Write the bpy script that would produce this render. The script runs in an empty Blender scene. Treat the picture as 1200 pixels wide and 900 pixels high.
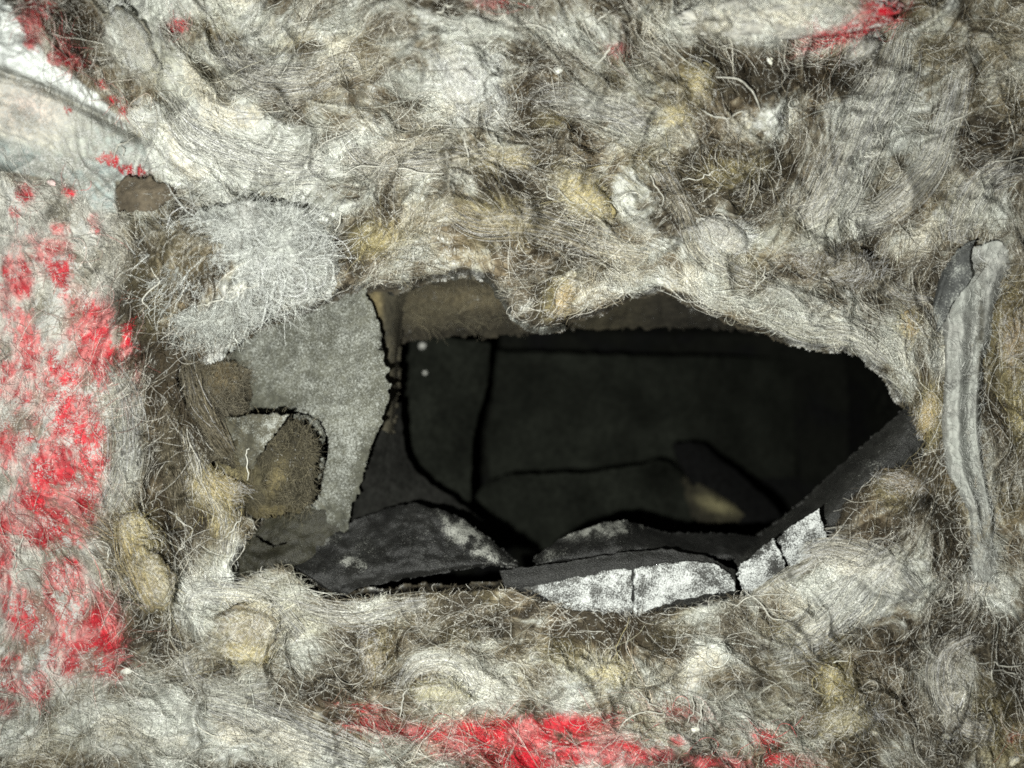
import bpy, math
import numpy as np
from mathutils import Vector

# ------------------------------------------------------------------ camera, light, exposure
S = 0.0005            # metres per photograph pixel in the plane of the hole's rim
D = 0.467             # camera distance to that plane
sc = bpy.context.scene
col = sc.collection
cam_d = bpy.data.cameras.new('camera'); cam = bpy.data.objects.new('camera', cam_d); col.objects.link(cam)
cam.location = (0, -D, 0); cam.rotation_euler = (math.radians(90), 0, 0)
cam_d.sensor_width = 36; cam_d.lens = 36 * D / (1200 * S)
cam_d.clip_start = 0.01; cam_d.clip_end = 20
cam_d.dof.use_dof = True; cam_d.dof.focus_distance = D - 0.006; cam_d.dof.aperture_fstop = 1.6
sc.camera = cam
sc.view_settings.view_transform = 'Standard'; sc.view_settings.look = 'None'
sc.view_settings.exposure = 0.0; sc.view_settings.gamma = 1.0
w = bpy.data.worlds.new('World'); sc.world = w; w.use_nodes = True
bg = w.node_tree.nodes['Background']; bg.inputs[0].default_value = (0.95, 1.0, 0.92, 1); bg.inputs[1].default_value = 0.075
ld = bpy.data.lights.new('phone_flash', 'SPOT'); ld.energy = 24.0; ld.color = (0.985, 1.0, 0.94)
ld.shadow_soft_size = 0.006; ld.spot_size = math.radians(160); ld.spot_blend = 1.0
lo = bpy.data.objects.new('phone_flash', ld); col.objects.link(lo)
lo.location = (-0.07, -0.455, -0.055)
lo.rotation_euler = (Vector((0.05, 0.0, 0.04)) - lo.location).to_track_quat('-Z', 'Y').to_euler()
sc.cycles.max_bounces = 5; sc.cycles.diffuse_bounces = 3; sc.cycles.glossy_bounces = 2
sc.cycles.use_denoising = False; sc.cycles.filter_width = 1.8
try: sc.cycles_curves.shape = 'RIBBONS'
except Exception: pass

rng = np.random.default_rng(11)

# ------------------------------------------------------------------ numpy tools
def P(px, py, d):
    """photograph pixel + depth in mm behind the rim plane -> world"""
    px, py, d = np.broadcast_arrays(np.asarray(px, float), np.asarray(py, float), np.asarray(d, float))
    k = (D + d * 0.001) / D
    return np.stack([(px - 600) * S * k, d * 0.001, (450 - py) * S * k], -1)

_lat = {}
def vnoise(x, y, seed):
    if seed not in _lat: _lat[seed] = np.random.default_rng(seed).random((256, 256)).astype(np.float32)
    L = _lat[seed]
    xi = np.floor(x).astype(int); yi = np.floor(y).astype(int); fx = x - xi; fy = y - yi
    fx = fx * fx * fx * (fx * (fx * 6 - 15) + 10); fy = fy * fy * fy * (fy * (fy * 6 - 15) + 10)
    a = L[yi & 255, xi & 255]; b = L[yi & 255, (xi + 1) & 255]; c = L[(yi + 1) & 255, xi & 255]; d = L[(yi + 1) & 255, (xi + 1) & 255]
    return ((a * (1 - fx) + b * fx) * (1 - fy) + (c * (1 - fx) + d * fx) * fy) * 2 - 1
def fbm(x, y, scale, seed, octv=3, gain=0.5):
    r = 0; a = 1; t = 0
    for o in range(octv):
        c, s = math.cos(o * 1.1 + seed), math.sin(o * 1.1 + seed)
        r = r + a * vnoise((x * c - y * s) / scale * 2 ** o + 57.3, (x * s + y * c) / scale * 2 ** o + 91.7, seed + o)
        t += a; a *= gain
    return r / t * 1.5
def sst(a, b, x):
    t = np.clip((x - a) / (b - a), 0, 1); return t * t * (3 - 2 * t)
def blob(x, y, b, p=1.0):
    cx, cy, rx, ry, an = b[:5]
    c, s = math.cos(math.radians(an)), math.sin(math.radians(an))
    u = ((x - cx) * c + (y - cy) * s) / rx; v = (-(x - cx) * s + (y - cy) * c) / ry
    return np.exp(-0.9 * (u * u + v * v) ** p)
def seg_dist(x, y, pts, closed=False):
    d = np.full(x.shape, 1e9); n = len(pts)
    for i in range(n if closed else n - 1):
        ax, ay = pts[i][:2]; bx, by = pts[(i + 1) % n][:2]
        vx, vy = bx - ax, by - ay
        t = np.clip(((x - ax) * vx + (y - ay) * vy) / (vx * vx + vy * vy + 1e-9), 0, 1)
        d = np.minimum(d, np.hypot(x - ax - t * vx, y - ay - t * vy))
    return d
def inside(x, y, pts):
    r = np.zeros(x.shape, bool); n = len(pts)
    for i in range(n):
        ax, ay = pts[i]; bx, by = pts[(i + 1) % n]
        if ay == by: continue
        r ^= ((ay > y) != (by > y)) & (x < (bx - ax) * (y - ay) / (by - ay) + ax)
    return r
def sdf(x, y, pts): return np.where(inside(x, y, pts), -1, 1) * seg_dist(x, y, pts, True)

# ------------------------------------------------------------------ raster of the wool's front
ST = 2.0; X0, X1, Y0, Y1 = -130, 1330, -120, 1020
gx = np.arange(X0, X1 + ST, ST); gy = np.arange(Y0, Y1 + ST, ST)
X, Y = np.meshgrid(gx, gy); NY, NX = X.shape
def samp(A, x, y):
    u = np.clip((x - X0) / ST, 0, NX - 1.001); v = np.clip((y - Y0) / ST, 0, NY - 1.001)
    i = u.astype(int); j = v.astype(int); fu = u - i; fv = v - j
    if A.ndim == 3: fu = fu[..., None]; fv = fv[..., None]
    return (A[j, i] * (1 - fu) + A[j, i + 1] * fu) * (1 - fv) + (A[j + 1, i] * (1 - fu) + A[j + 1, i + 1] * fu) * fv

HOLE = [(400,338),(425,331),(470,335),(500,322),(545,315),(575,322),(590,345),(605,370),(625,381),(655,381),(670,368),(700,360),(735,345),(770,335),(800,345),(850,370),(900,385),(945,400),(990,405),(1010,410),(1035,433),(1055,463),(1068,480),(1086,505),(1080,538),(1045,552),(1008,574),(985,600),(975,640),(940,662),(870,700),(800,712),(740,720),(650,708),(600,690),(480,694),(400,704),(370,697),(335,664),(310,668),(276,684),(268,660),(286,632),(300,612),(270,596),(252,560),(240,520),(218,480),(208,445),(218,418),(240,422),(300,380),(385,350)]
hd = sdf(X, Y, HOLE)

# flow direction of the fibres (degrees, y down)
DIRS = [(210,75,48,60),(250,165,14,80),(340,70,-40,70),(450,80,-25,70),(600,40,10,80),(700,130,20,60),(820,120,40,60),(1030,160,-58,90),(960,240,-50,50),(1130,60,-35,70),(1160,160,-15,60),(1170,260,-60,50),(880,350,22,60),(700,330,-15,60),(600,230,18,80),(480,230,-20,60),(60,400,82,90),(60,600,85,90),(40,280,60,60),(60,740,-78,80),(150,430,100,50),(170,650,75,60),(230,560,60,40),(100,860,-15,80),(250,860,25,80),(400,860,22,80),(600,870,8,120),(500,760,-25,70),(620,760,35,60),(750,780,12,70),(900,850,10,90),(900,740,30,70),(1010,690,-25,60),(1080,800,65,50),(1180,500,88,90),(1180,800,75,80),(330,290,-15,60),(240,330,-60,50),(40,90,35,70),(330,720,10,50),(1040,560,-35,40),(1060,400,50,40),(850,30,10,60),(100,40,60,50)]
vx = 0.25 * np.cos(2 * np.radians(15)) * np.ones_like(X) * 0.05; vy = np.zeros_like(X)
for (cx, cy, a, sg) in DIRS:
    wgt = np.exp(-((X - cx) ** 2 + (Y - cy) ** 2) / (2 * sg * sg))
    vx += wgt * math.cos(2 * math.radians(a)); vy += wgt * math.sin(2 * math.radians(a))
TH = 0.5 * np.arctan2(vy, vx)
TH = TH + 0.75 * fbm(X, Y, 85, 21, 2) + 0.8 * fbm(X, Y, 28, 31, 3)
SWIRL = [(745,235,45),(285,755,55),(520,812,35),(860,115,42),(985,815,45),(1000,700,55),(440,275,35),(1125,810,40),(640,350,28),(330,320,50),(690,775,40),(560,95,45),(185,640,30),(1090,405,30),(440,760,40),(850,275,30),(980,310,45),(1060,620,35),(1185,90,30),(90,175,0.1)]
for (cx, cy, r) in SWIRL:
    wg = 0.62 * np.exp(-((X - cx) ** 2 + (Y - cy) ** 2) / (2 * (r * 0.8) ** 2))
    ta = np.arctan2((Y - cy) * (0.7 + 0.5 * math.sin(cx)), X - cx + 6) + math.pi / 2 + 0.5 + 0.5 * fbm(X, Y, 26, 37, 2)
    a = np.cos(2 * TH) * (1 - wg) + np.cos(2 * ta) * wg; b = np.sin(2 * TH) * (1 - wg) + np.sin(2 * ta) * wg
    TH = 0.5 * np.arctan2(b, a)
CT, SN = np.cos(TH), np.sin(TH)
def lic(src, n=9, st=2.0):
    acc = src.copy()
    for sgn in (1, -1):
        x = X.copy(); y = Y.copy(); dx, dy = sgn * CT, sgn * SN
        for k in range(n):
            x += dx * st; y += dy * st
            acc += samp(src, x, y)
            c = samp(CT, x, y); s = samp(SN, x, y)
            f = np.where(c * dx + s * dy < 0, -1, 1); dx = c * f; dy = s * f
    return acc / (2 * n + 1)
wn = rng.standard_normal(X.shape); L1 = lic(wn, 8); L1 /= L1.std()
wn2 = fbm(X, Y, 7, 41, 2); wn2 /= wn2.std(); L2 = lic(wn2, 16); L2 /= L2.std()

# ---- heights, mm towards the camera
H = 9 + 9 * fbm(X, Y, 240, 51, 2)
wx = X + 22 * fbm(X, Y, 70, 61, 2); wy = Y + 22 * fbm(X, Y, 70, 66, 2)
rough = np.ones_like(X)
for b in [(50,430,95,260,0,.75),(60,130,100,60,20,.75),(250,170,95,50,10,.7),(60,760,90,90,0,.6)]: rough -= b[5] * blob(X, Y, b, 1.6)
med = fbm(wx, wy, 85, 71, 2); H += rough * 9.5 * med
cl = 1 - np.abs(fbm(wx, wy, 62, 76, 2)); H += rough * 12.0 * (cl ** 2 - 0.55)
H += (0.35 + 0.65 * rough) * 2.6 * fbm(wx, wy, 18, 81, 2)
H += (0.4 + 0.6 * rough) * (1.6 * L2 + 0.45 * L1)
L3 = lic(fbm(X, Y, 15, 44, 2), 12, 4.0); L3 /= L3.std()
H += rough * 2.0 * L3
H += 22 * sst(260, -60, Y) + 8 * sst(780, 960, Y) + 5 * sst(200, -20, X) + 6 * sst(1120, 1250, X)
BUMPS = [(155,45,24,50,-35,14),(215,75,30,45,-40,8),(550,95,45,50,0,16),(920,20,110,28,-5,16),(1012,55,24,12,-35,12),(845,275,34,22,20,8),(685,228,45,22,35,8),(745,235,35,42,0,8),
 (270,345,70,60,0,8),(170,640,26,62,-20,9),(240,575,30,26,0,9),(280,750,55,44,0,12),(515,810,35,18,0,7),(715,785,40,18,5,5),(985,820,34,52,-15,12),(1125,815,22,55,15,11),(1060,590,35,30,0,8),(1090,480,20,32,15,7),
 (980,315,46,26,0,6),(640,350,28,28,0,7),(570,255,60,26,10,7),(440,275,34,30,0,7),(1040,700,60,50,-30,7),(1020,170,24,95,30,8),(1085,190,14,75,25,8),(880,135,45,18,-10,8),(800,135,28,20,0,6),(860,105,30,26,0,6),
 (435,765,18,25,-15,7),(150,480,24,90,0,4),(1185,120,60,60,0,6),(1190,420,34,90,0,8),(1150,690,30,14,0,8),(330,120,90,40,0,5),(440,130,50,30,0,6),(60,330,40,60,0,4),(60,95,75,26,33,6),(30,150,60,20,20,5)]
for b in BUMPS: H += b[5] * blob(X, Y, b, 1.2)
GROOVES = [([(-30,72),(60,106),(110,132),(170,162)],7,9),([(85,25),(130,88),(195,118)],16,9),([(198,30),(238,74),(262,108)],8,10),([(515,-10),(530,18)],14,9),([(565,55),(580,78)],8,8),
 ([(1108,290),(1100,340),(1104,400),(1108,470),(1112,545),(1095,560),(1060,540)],9,16),([(175,800),(200,830),(222,856)],8,10),([(240,805),(290,812),(340,840)],6,7),([(1002,365),(1000,408)],5,8),([(830,60),(880,75),(945,62),(1015,100)],18,9),
 ([(640,105),(690,160),(720,150)],12,7),([(560,287),(620,283),(655,300)],8,8),([(150,250),(195,255),(215,240)],10,10),([(940,260),(985,285),(1030,265)],9,7),([(935,335),(985,347),(1040,345)],6,9),([(1115,700),(1150,735),(1190,740)],16,11),([(1060,770),(1085,800),(1120,860)],7,9),
 ([(205,700),(215,740)],14,8),([(300,660),(290,690)],12,8),([(720,740),(780,742),(850,720)],8,6),([(380,230),(395,262)],8,8),([(870,195),(900,215),(935,180)],9,6),([(400,840),(520,868),(535,900)],5,5),([(690,165),(760,180),(830,205)],9,5),([(485,745),(520,745)],6,8),
 ([(205,420),(215,470),(240,520),(262,556)],9,6),([(1040,545),(1075,560),(1100,590)],10,9)]
for pts, wd, dp in GROOVES: H -= dp * np.exp(-(seg_dist(X, Y, [(p[0] + 0.0, p[1]) for p in pts]) / wd) ** 2)
nf = np.exp(-(seg_dist(X, Y, [(1135,310),(1125,420),(1128,545),(1150,600),(1160,690)]) / 42.0) ** 2); H = H * (1 - nf) + 7.0 * nf + nf * (2.0 * L2)
HF = H.copy()                                     # the surface before its torn edge (fibres hang on this)
hdn = hd + 2.6 * fbm(X, Y, 16, 91, 3) + 1.0 * L1
thin = sst(60, 10, hd)
H = H * (1 - 0.75 * thin) + 3.0 * thin            # thins out to the torn rim
HF = HF * (1 - 0.7 * thin) + 3.5 * thin
H -= 26 * sst(3.0, -7.0, hdn)

def Hat(x, y): return float(samp(HH, np.array([float(x)]), np.array([float(y)]))[0])
TUFTS = [ # cx, cy, rx, ry, angle, rise(mm), colour, dust, label, fuzz
 (685,228,38,17,38,9,(196,178,112),.15,'large pale yellow wool clump wrapped by a curled strand above the hole'),
 (790,137,17,13,-10,8,(198,182,124),.2,'small yellow wool clump beside the ring shaped curl, upper right of centre'),
 (546,92,26,30,20,9,(178,178,176),.6,'bright white fluffy lump near the top centre'),
 (845,276,32,19,22,8,(188,186,176),.7,'whitish ragged lump just above the hole, right of centre'),
 (600,186,30,13,8,6,(168,154,110),.2,'dull yellow flattened clump under the bright white lump'),
 (660,350,12,22,28,6,(178,148,84),.12,'orange brown tuft in the drooping point of the upper rim'),
 (158,625,20,28,-10,8,(192,174,112),.2,'pale yellow lump halfway down the left wool, beside the red paint'),
 (182,678,17,34,-14,7,(160,144,100),.2,'long brown yellow lock pointing down under the pale lump on the left'),
 (252,572,32,18,12,8,(182,162,104),.15,'golden wool clump left of the dark rounded bulge'),
 (284,765,28,11,8,11,(200,182,116),.2,'yellow sliver in the curled clump at lower left'),
 (284,740,40,26,0,8,(140,128,104),.25,'brown curled clump ringed by white fibres at lower left'),
 (515,812,32,11,5,7,(184,178,136),.4,'flat cream clump above the red paint, left of centre'),
 (713,788,24,12,4,7,(204,190,134),.3,'soft cream yellow clump above the bottom edge, centre'),
 (978,803,15,27,-14,9,(196,178,108),.15,'narrow yellow clump with curled tip at lower right'),
 (992,845,34,20,-10,7,(168,158,118),.3,'broad cream clump under the narrow yellow one at lower right'),
 (1089,484,14,30,12,8,(190,162,96),.1,'golden folded tuft between the right corner of the hole and the felt fold'),
 (1066,384,11,20,-5,6,(178,150,94),.1,'small orange yellow tuft above the right corner of the hole'),
 (435,768,16,24,-12,8,(156,142,116),.3,'egg shaped beige tuft below the black flap'),
 (1124,812,15,52,14,9,(170,166,150),.5,'long pale grey lock curving down at the lower right'),
 (1190,400,20,48,4,8,(150,124,82),.12,'rust brown lock at the right edge beside the felt fold'),
 (980,312,42,22,4,6,(112,104,86),.25,'flat brown rounded clump over the right part of the hole'),
 (1062,568,28,16,20,7,(118,98,70),.2,'rusty brown mound under the right corner of the hole'),
 (1012,58,22,9,-28,12,(192,188,176),.6,'small white curl hanging below the red edged lump at the top'),
 (156,46,18,42,-32,11,(186,182,164),.5,'pale cream lock standing up beside the creased sheet'),
 (1150,688,30,9,2,10,(186,178,160),.5,'white flattened lump below the foot of the felt fold'),
 (820,95,16,22,10,7,(178,162,104),.2,'dull yellow clump inside the ring shaped curl')]
HH = HF.copy(); TH0 = []
for (cx, cy, rx, ry, an, rz, rgb, dv, lab) in TUFTS:
    h = min(Hat(cx, cy), Hat(cx, cy) * .5 + .25 * (Hat(cx - rx * .6, cy) + Hat(cx + rx * .6, cy))) - rz * 0.30; TH0.append(h)
    c_, s_ = math.cos(math.radians(an)), math.sin(math.radians(an))
    uu = ((X - cx) * c_ + (Y - cy) * s_) / rx; vv = (-(X - cx) * s_ + (Y - cy) * c_) / ry
    q = uu ** 2 + vv ** 2
    HF = np.where(q < 1, np.maximum(HF, h + rz * 0.75 * np.sqrt(np.clip(1 - q, 0, 1))), HF)
q = ((X - 925) / 118) ** 2 + ((Y - 14) / 30) ** 2; HF = np.where(q < 1, np.maximum(HF, Hat(925, 14) - 5 + 15 * np.sqrt(np.clip(1 - q, 0, 1))), HF)

# ---- colours: rgb + how dusty
def c(*v): return np.array([((x / 255) ** 2.2) for x in v])
BROWN, DBROWN, GREY, PALE, YEL, RED, BLUE, CREAM = c(104,97,83), c(56,51,42), c(146,147,138), c(196,198,190), c(184,172,126), c(196,30,50), c(168,180,178), c(214,210,194)
n1 = fbm(wx, wy, 60, 101, 3); n2 = fbm(wx, wy, 22, 106, 3)
n3 = fbm(X, Y, 9, 109, 2); dust = 0.36 + 0.34 * n1 + 0.24 * n2 + 0.16 * n3 + 0.09 * L2 + 0.07 * L1 + 0.12 * L3
DUST = [(270,170,110,60,10,.3),(350,60,90,50,0,.28),(700,30,160,24,0,.2),(480,120,60,40,0,.12),(205,520,46,90,0,-.36),(250,600,40,40,0,-.25),(190,440,22,40,0,-.2),(275,655,16,26,30,.5),(520,705,90,14,0,-.2),(640,715,60,10,0,-.25),(1120,620,22,60,0,-.3),(300,870,60,14,20,-.2),(1090,530,22,30,0,-.35),(155,45,20,45,-35,.3),(95,40,22,40,-20,-.35),(190,115,60,10,25,-.3),(200,5,60,20,0,.5),(215,75,30,40,0,.3),(260,170,100,55,10,.5),(320,215,26,18,-20,-.6),(480,60,70,60,0,.15),(550,100,48,55,0,.55),(520,8,18,12,0,-.6),(450,50,50,30,0,-.2),
 (640,130,40,35,0,-.4),(700,130,60,22,20,.3),(700,30,110,26,0,.15),(740,235,34,50,0,.35),(600,200,130,40,10,-.15),(590,260,70,25,0,-.25),(440,280,40,26,0,-.35),(520,262,38,28,0,.35),(920,20,90,30,0,.55),(900,85,90,26,0,-.55),(990,85,50,25,-30,-.4),(1010,58,22,14,-30,.6),
 (915,140,50,22,-15,.4),(855,200,50,18,-10,-.3),(1020,180,30,90,30,.35),(1085,190,14,70,25,.3),(1150,160,50,30,0,-.3),(1170,250,40,40,0,.2),(985,310,50,30,0,-.35),(845,275,36,24,20,.5),(760,330,120,14,-5,.25),(900,370,90,12,18,.3),(640,350,16,20,20,-.3),
 (330,290,80,60,0,.45),(250,250,60,20,0,.1),(200,340,50,40,0,-.05),(170,380,36,60,0,-.25),(130,300,40,50,0,-.3),(150,500,30,70,0,.15),(240,480,30,60,0,-.3),(180,650,34,70,0,-.35),(110,650,40,60,0,-.05),(180,740,40,40,0,-.35),(250,690,40,20,-30,.35),(285,750,40,34,0,-.15),(230,720,26,50,0,.35),
 (360,690,30,20,0,.2),(450,715,70,12,-5,.3),(430,765,40,30,0,-.4),(540,730,60,26,0,-.3),(540,790,50,36,20,.25),(680,745,70,18,10,-.2),(690,800,110,26,0,.3),(800,750,60,20,0,-.3),(830,760,30,40,20,.35),(960,740,50,20,0,-.3),(1000,690,80,50,-20,.5),(1050,600,60,40,0,-.35),(1080,640,40,40,0,.05),(1060,760,26,30,0,-.4),
 (1130,740,50,30,0,-.6),(1125,820,22,55,15,.4),(1180,820,40,60,0,-.4),(985,820,30,40,-15,-.1),(900,840,60,30,0,.15),(900,800,100,20,10,-.2),(100,860,120,30,0,.25),(300,870,120,30,15,.4),(380,820,60,20,20,-.25),(160,850,20,18,0,-.2),(1185,420,40,90,0,-.4),(1175,600,30,80,0,.15),(1150,685,40,12,0,.5),(1060,320,40,50,0,-.2),(1040,420,40,50,0,.05),(1090,440,24,50,0,-.1)]
for b in DUST: dust += 1.3 * b[5] * blob(X, Y, b, 1.3)
def mix(a, b, t): return a + (b - a) * t[..., None]
C = mix(np.broadcast_to(DBROWN, X.shape + (3,)), BROWN, sst(0.05, 0.35, dust)); C = mix(C, GREY, sst(0.3, 0.68, dust)); C = mix(C, PALE, sst(0.65, 1.05, dust))
warm = fbm(wx, wy, 38, 131, 2); C = mix(C, C * np.array([1.08, 0.98, 0.86]), sst(0.0, 0.7, warm) * 0.8)
YELL = [(685,228,36,16,40,1),(790,137,16,13,0,1),(575,185,30,14,0,.6),(590,255,60,18,10,.5),(440,280,30,18,0,.7),(860,200,46,14,-10,.55),(655,345,14,24,25,.8),(645,140,16,10,0,.3),(815,95,16,22,0,.7),(160,630,20,26,0,.9),(180,680,18,30,-15,.7),(255,575,34,18,10,.8),(285,765,30,12,5,.9),(285,735,34,24,0,.35),(515,812,32,10,5,.8),(715,790,24,12,0,1),(670,770,40,14,15,.45),(980,800,16,26,-10,1),(985,845,30,20,0,.6),(1090,485,14,30,10,1),(1188,400,26,60,0,.55),(1193,480,10,36,0,.8),(1055,575,26,18,0,.4),(1065,385,12,20,0,.7),(330,720,40,20,20,.35),(1180,880,40,26,0,.4),(140,20,20,14,0,.0),(190,80,20,18,0,.3),(340,50,14,10,0,.4),(945,745,40,12,0,.4),(1160,840,24,36,0,.3),(760,185,30,14,0,.35),(300,240,26,12,0,.4),(445,765,14,20,0,.4)]
yl = np.zeros_like(X)
for b in YELL: yl = np.maximum(yl, b[5] * blob(X, Y, b, 1.3))
yl = np.clip(yl * 1.05 + 0.18 * n2 * (yl > .05) + 0.12 * L1 * (yl > .1), 0, 1)
ywide = sst(0.35, 1.1, fbm(X, Y, 75, 141, 2) + 0.1) * 0.12; yl = np.maximum(yl, ywide)
C = mix(C, YEL * (0.86 + 0.14 * np.clip(L2, -1, 1))[..., None], yl * 0.75)
# smooth pale region of the creased sheet and painted left side
paint_zone = sst(150, 105, X + 14 * fbm(X, Y, 60, 151, 3) + 0.02 * (Y - 450)) * sst(195, 235, Y + 10 * n1) * sst(850, 790, Y + 10 * n1)
LG = c(180,179,171); pk = c(214,176,172)
zone_col = mix(np.broadcast_to(c(128,124,112), X.shape + (3,)), LG, sst(-0.35, 0.45, fbm(X, Y, 34, 161, 4) + 0.15 * L1 + 0.7 * sst(620, 350, Y) - 0.35 + 0.55 * sst(60, 20, X)))
C = mix(C, zone_col, paint_zone * 0.9)
REDS = [(62,500,62,120,0,.34),(100,410,26,70,0,.36),(70,590,60,60,0,.36),(75,740,70,60,0,.34),(20,400,26,110,0,.3),(620,868,150,24,3,.36),(40,300,50,40,0,.24),(40,20,16,26,20,.9),(38,48,12,14,0,.7),(75,48,9,9,0,.9),(66,68,10,8,0,.8),(86,72,18,7,12,.9),(120,100,8,6,30,.6),(131,117,7,5,0,.9),(145,130,6,5,0,.6),(128,187,14,8,15,.8),(158,200,18,8,10,.7),(78,130,8,8,0,.3),(28,228,11,13,0,.8),(18,248,8,8,0,.5),(80,225,10,7,40,.7),(110,262,9,14,0,.45),(70,268,12,9,30,.7),(60,295,20,14,0,.8),(209,31,11,7,0,1.1),(725,57,15,7,-10,.7),(575,5,22,8,0,.7),(1000,35,62,9,-22,1.1),(1035,12,26,14,0,.9),(950,42,16,5,0,.9),
 (20,325,17,26,0,1),(72,308,14,26,0,.75),(6,345,10,18,0,.7),(92,350,24,18,10,.45),(108,390,22,40,0,1.05),(95,375,18,22,0,.7),(118,430,12,24,0,.8),(35,415,13,30,0,1),(10,440,10,26,0,.6),(62,440,22,18,0,.55),(80,485,22,34,10,1.1),(60,470,18,18,0,.6),(98,505,22,32,0,.9),(10,460,16,10,0,.6),(30,500,12,18,0,.4),(10,520,14,26,0,.8),(66,545,24,32,0,1.05),(108,545,18,26,0,.95),(45,580,30,26,0,.8),(88,590,22,26,0,.9),(30,585,16,20,0,.8),(60,620,40,22,0,.75),(10,610,20,20,0,.7),(92,635,12,14,0,.3),(148,405,7,34,8,.72),(160,440,6,26,0,.5),(150,470,8,12,0,.4),
 (76,672,22,18,-10,1.05),(58,700,8,26,0,.9),(30,725,18,32,-10,1.0),(5,655,12,30,0,.75),(5,700,8,24,0,.6),(115,742,26,42,0,1.0),(132,765,20,30,0,.9),(84,770,14,26,0,.8),(70,730,26,26,0,.5),(45,805,16,18,0,.7),(15,790,18,26,0,.45),(8,830,14,12,0,.6),(105,690,20,20,0,.35),
 (445,850,38,10,6,.95),(500,860,34,9,8,.8),(600,862,70,18,4,1.1),(650,850,60,12,-2,1),(545,878,36,12,0,1),(690,880,60,16,6,1.0),(610,893,60,12,0,.9),(760,885,50,10,8,.9),(840,893,60,8,4,.8),(920,892,40,8,0,.7),(800,835,46,10,8,.35),(898,865,18,10,20,.5),(718,838,10,5,0,.7),(1190,865,14,7,0,.35),(795,868,12,6,0,.6),(430,830,30,7,0,.35),(390,825,14,6,0,.3)]
rd = np.zeros_like(X)
for b in REDS: rd = np.maximum(rd, b[5] * blob(X, Y, b, 1.25))
rn = fbm(X, Y, 13, 171, 4)
rmask = sst(0.26, 0.62, rd * .92 + 0.34 * rn + 0.12 * L1 + 0.13 * L2 + 0.28 * fbm(X * 1.5, Y * .8, 6, 176, 3))
gate = sst(0.10, 0.26, rd); rmask = rmask * gate
pmask = gate * sst(-0.05, 0.45, rd + 0.22 * rn + 0.05 * L1)
dustpaint = sst(-0.25, 0.6, fbm(X, Y, 18, 181, 4) + 0.15 * L1 + 0.12 * L2)
C = mix(C, C * np.array([1.10, 0.60, 0.62]), pmask * 0.75)
Rv = RED * (0.72 + 0.30 * np.clip(fbm(X, Y, 20, 191, 2), -1, 1))[..., None]
Rv = mix(Rv, c(190,138,134), dustpaint * 0.6)
C = mix(C, Rv, rmask * 0.88)
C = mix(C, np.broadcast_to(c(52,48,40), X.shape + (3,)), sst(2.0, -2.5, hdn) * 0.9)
# the creased pale blue-grey sheet, top left
SHEET = [(-130,-120),(-30,-40),(14,12),(28,34),(62,74),(110,108),(142,140),(166,162),(176,196),(168,210),(136,214),(137,250),(112,244),(84,216),(40,205),(-130,190)]
sd = sdf(X, Y, SHEET) + 2.5 * rn
shm = sst(2, -2, sd)
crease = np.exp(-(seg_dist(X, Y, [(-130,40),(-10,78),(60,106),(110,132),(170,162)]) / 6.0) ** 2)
below = inside(X, Y, [(-130,40),(-10,78),(60,106),(110,132),(170,162),(300,400),(-130,400)])
teal = sst(-8, 12, (Y - (158 + 0.30 * X))) * below
shc = mix(np.broadcast_to(c(216,220,216), X.shape + (3,)), c(194,192,178), below * 1.0)
shc = mix(shc, c(142,151,148), np.clip(teal + below * sst(50, 120, X + 10 * rn) * .8, 0, 1))
shc = mix(shc, c(196,180,172), below * (1 - teal) * blob(X, Y, (30,125,40,30,0)) * 0.8)
shc = mix(shc, c(128,126,116), sst(0.1, 0.8, fbm(X, Y, 30, 187, 4) + 0.2 * L1) * (0.25 + 0.45 * below))
shc = mix(shc, c(150,148,138), below * sst(-.2, .7, fbm(X, Y, 11, 189, 3)) * 0.5)
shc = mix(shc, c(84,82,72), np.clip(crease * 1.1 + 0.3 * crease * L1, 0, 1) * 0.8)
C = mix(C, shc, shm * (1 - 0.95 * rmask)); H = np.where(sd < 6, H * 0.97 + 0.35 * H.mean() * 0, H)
gran = sst(0.2, 0.8, dust) * 0.42 + 0.22 + 0.14 * fbm(X, Y, 14, 183, 2) + 0.2 * paint_zone
gran = np.where(sd < 0, 0.25 + 0.35 * below, gran) * (1 - 0.28 * rmask) * (1 - 0.6 * yl)
RGBA = np.concatenate([np.clip(C, 0.004, 0.9), np.clip(gran, 0, 1)[..., None]], -1).astype(np.float32)

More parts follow.
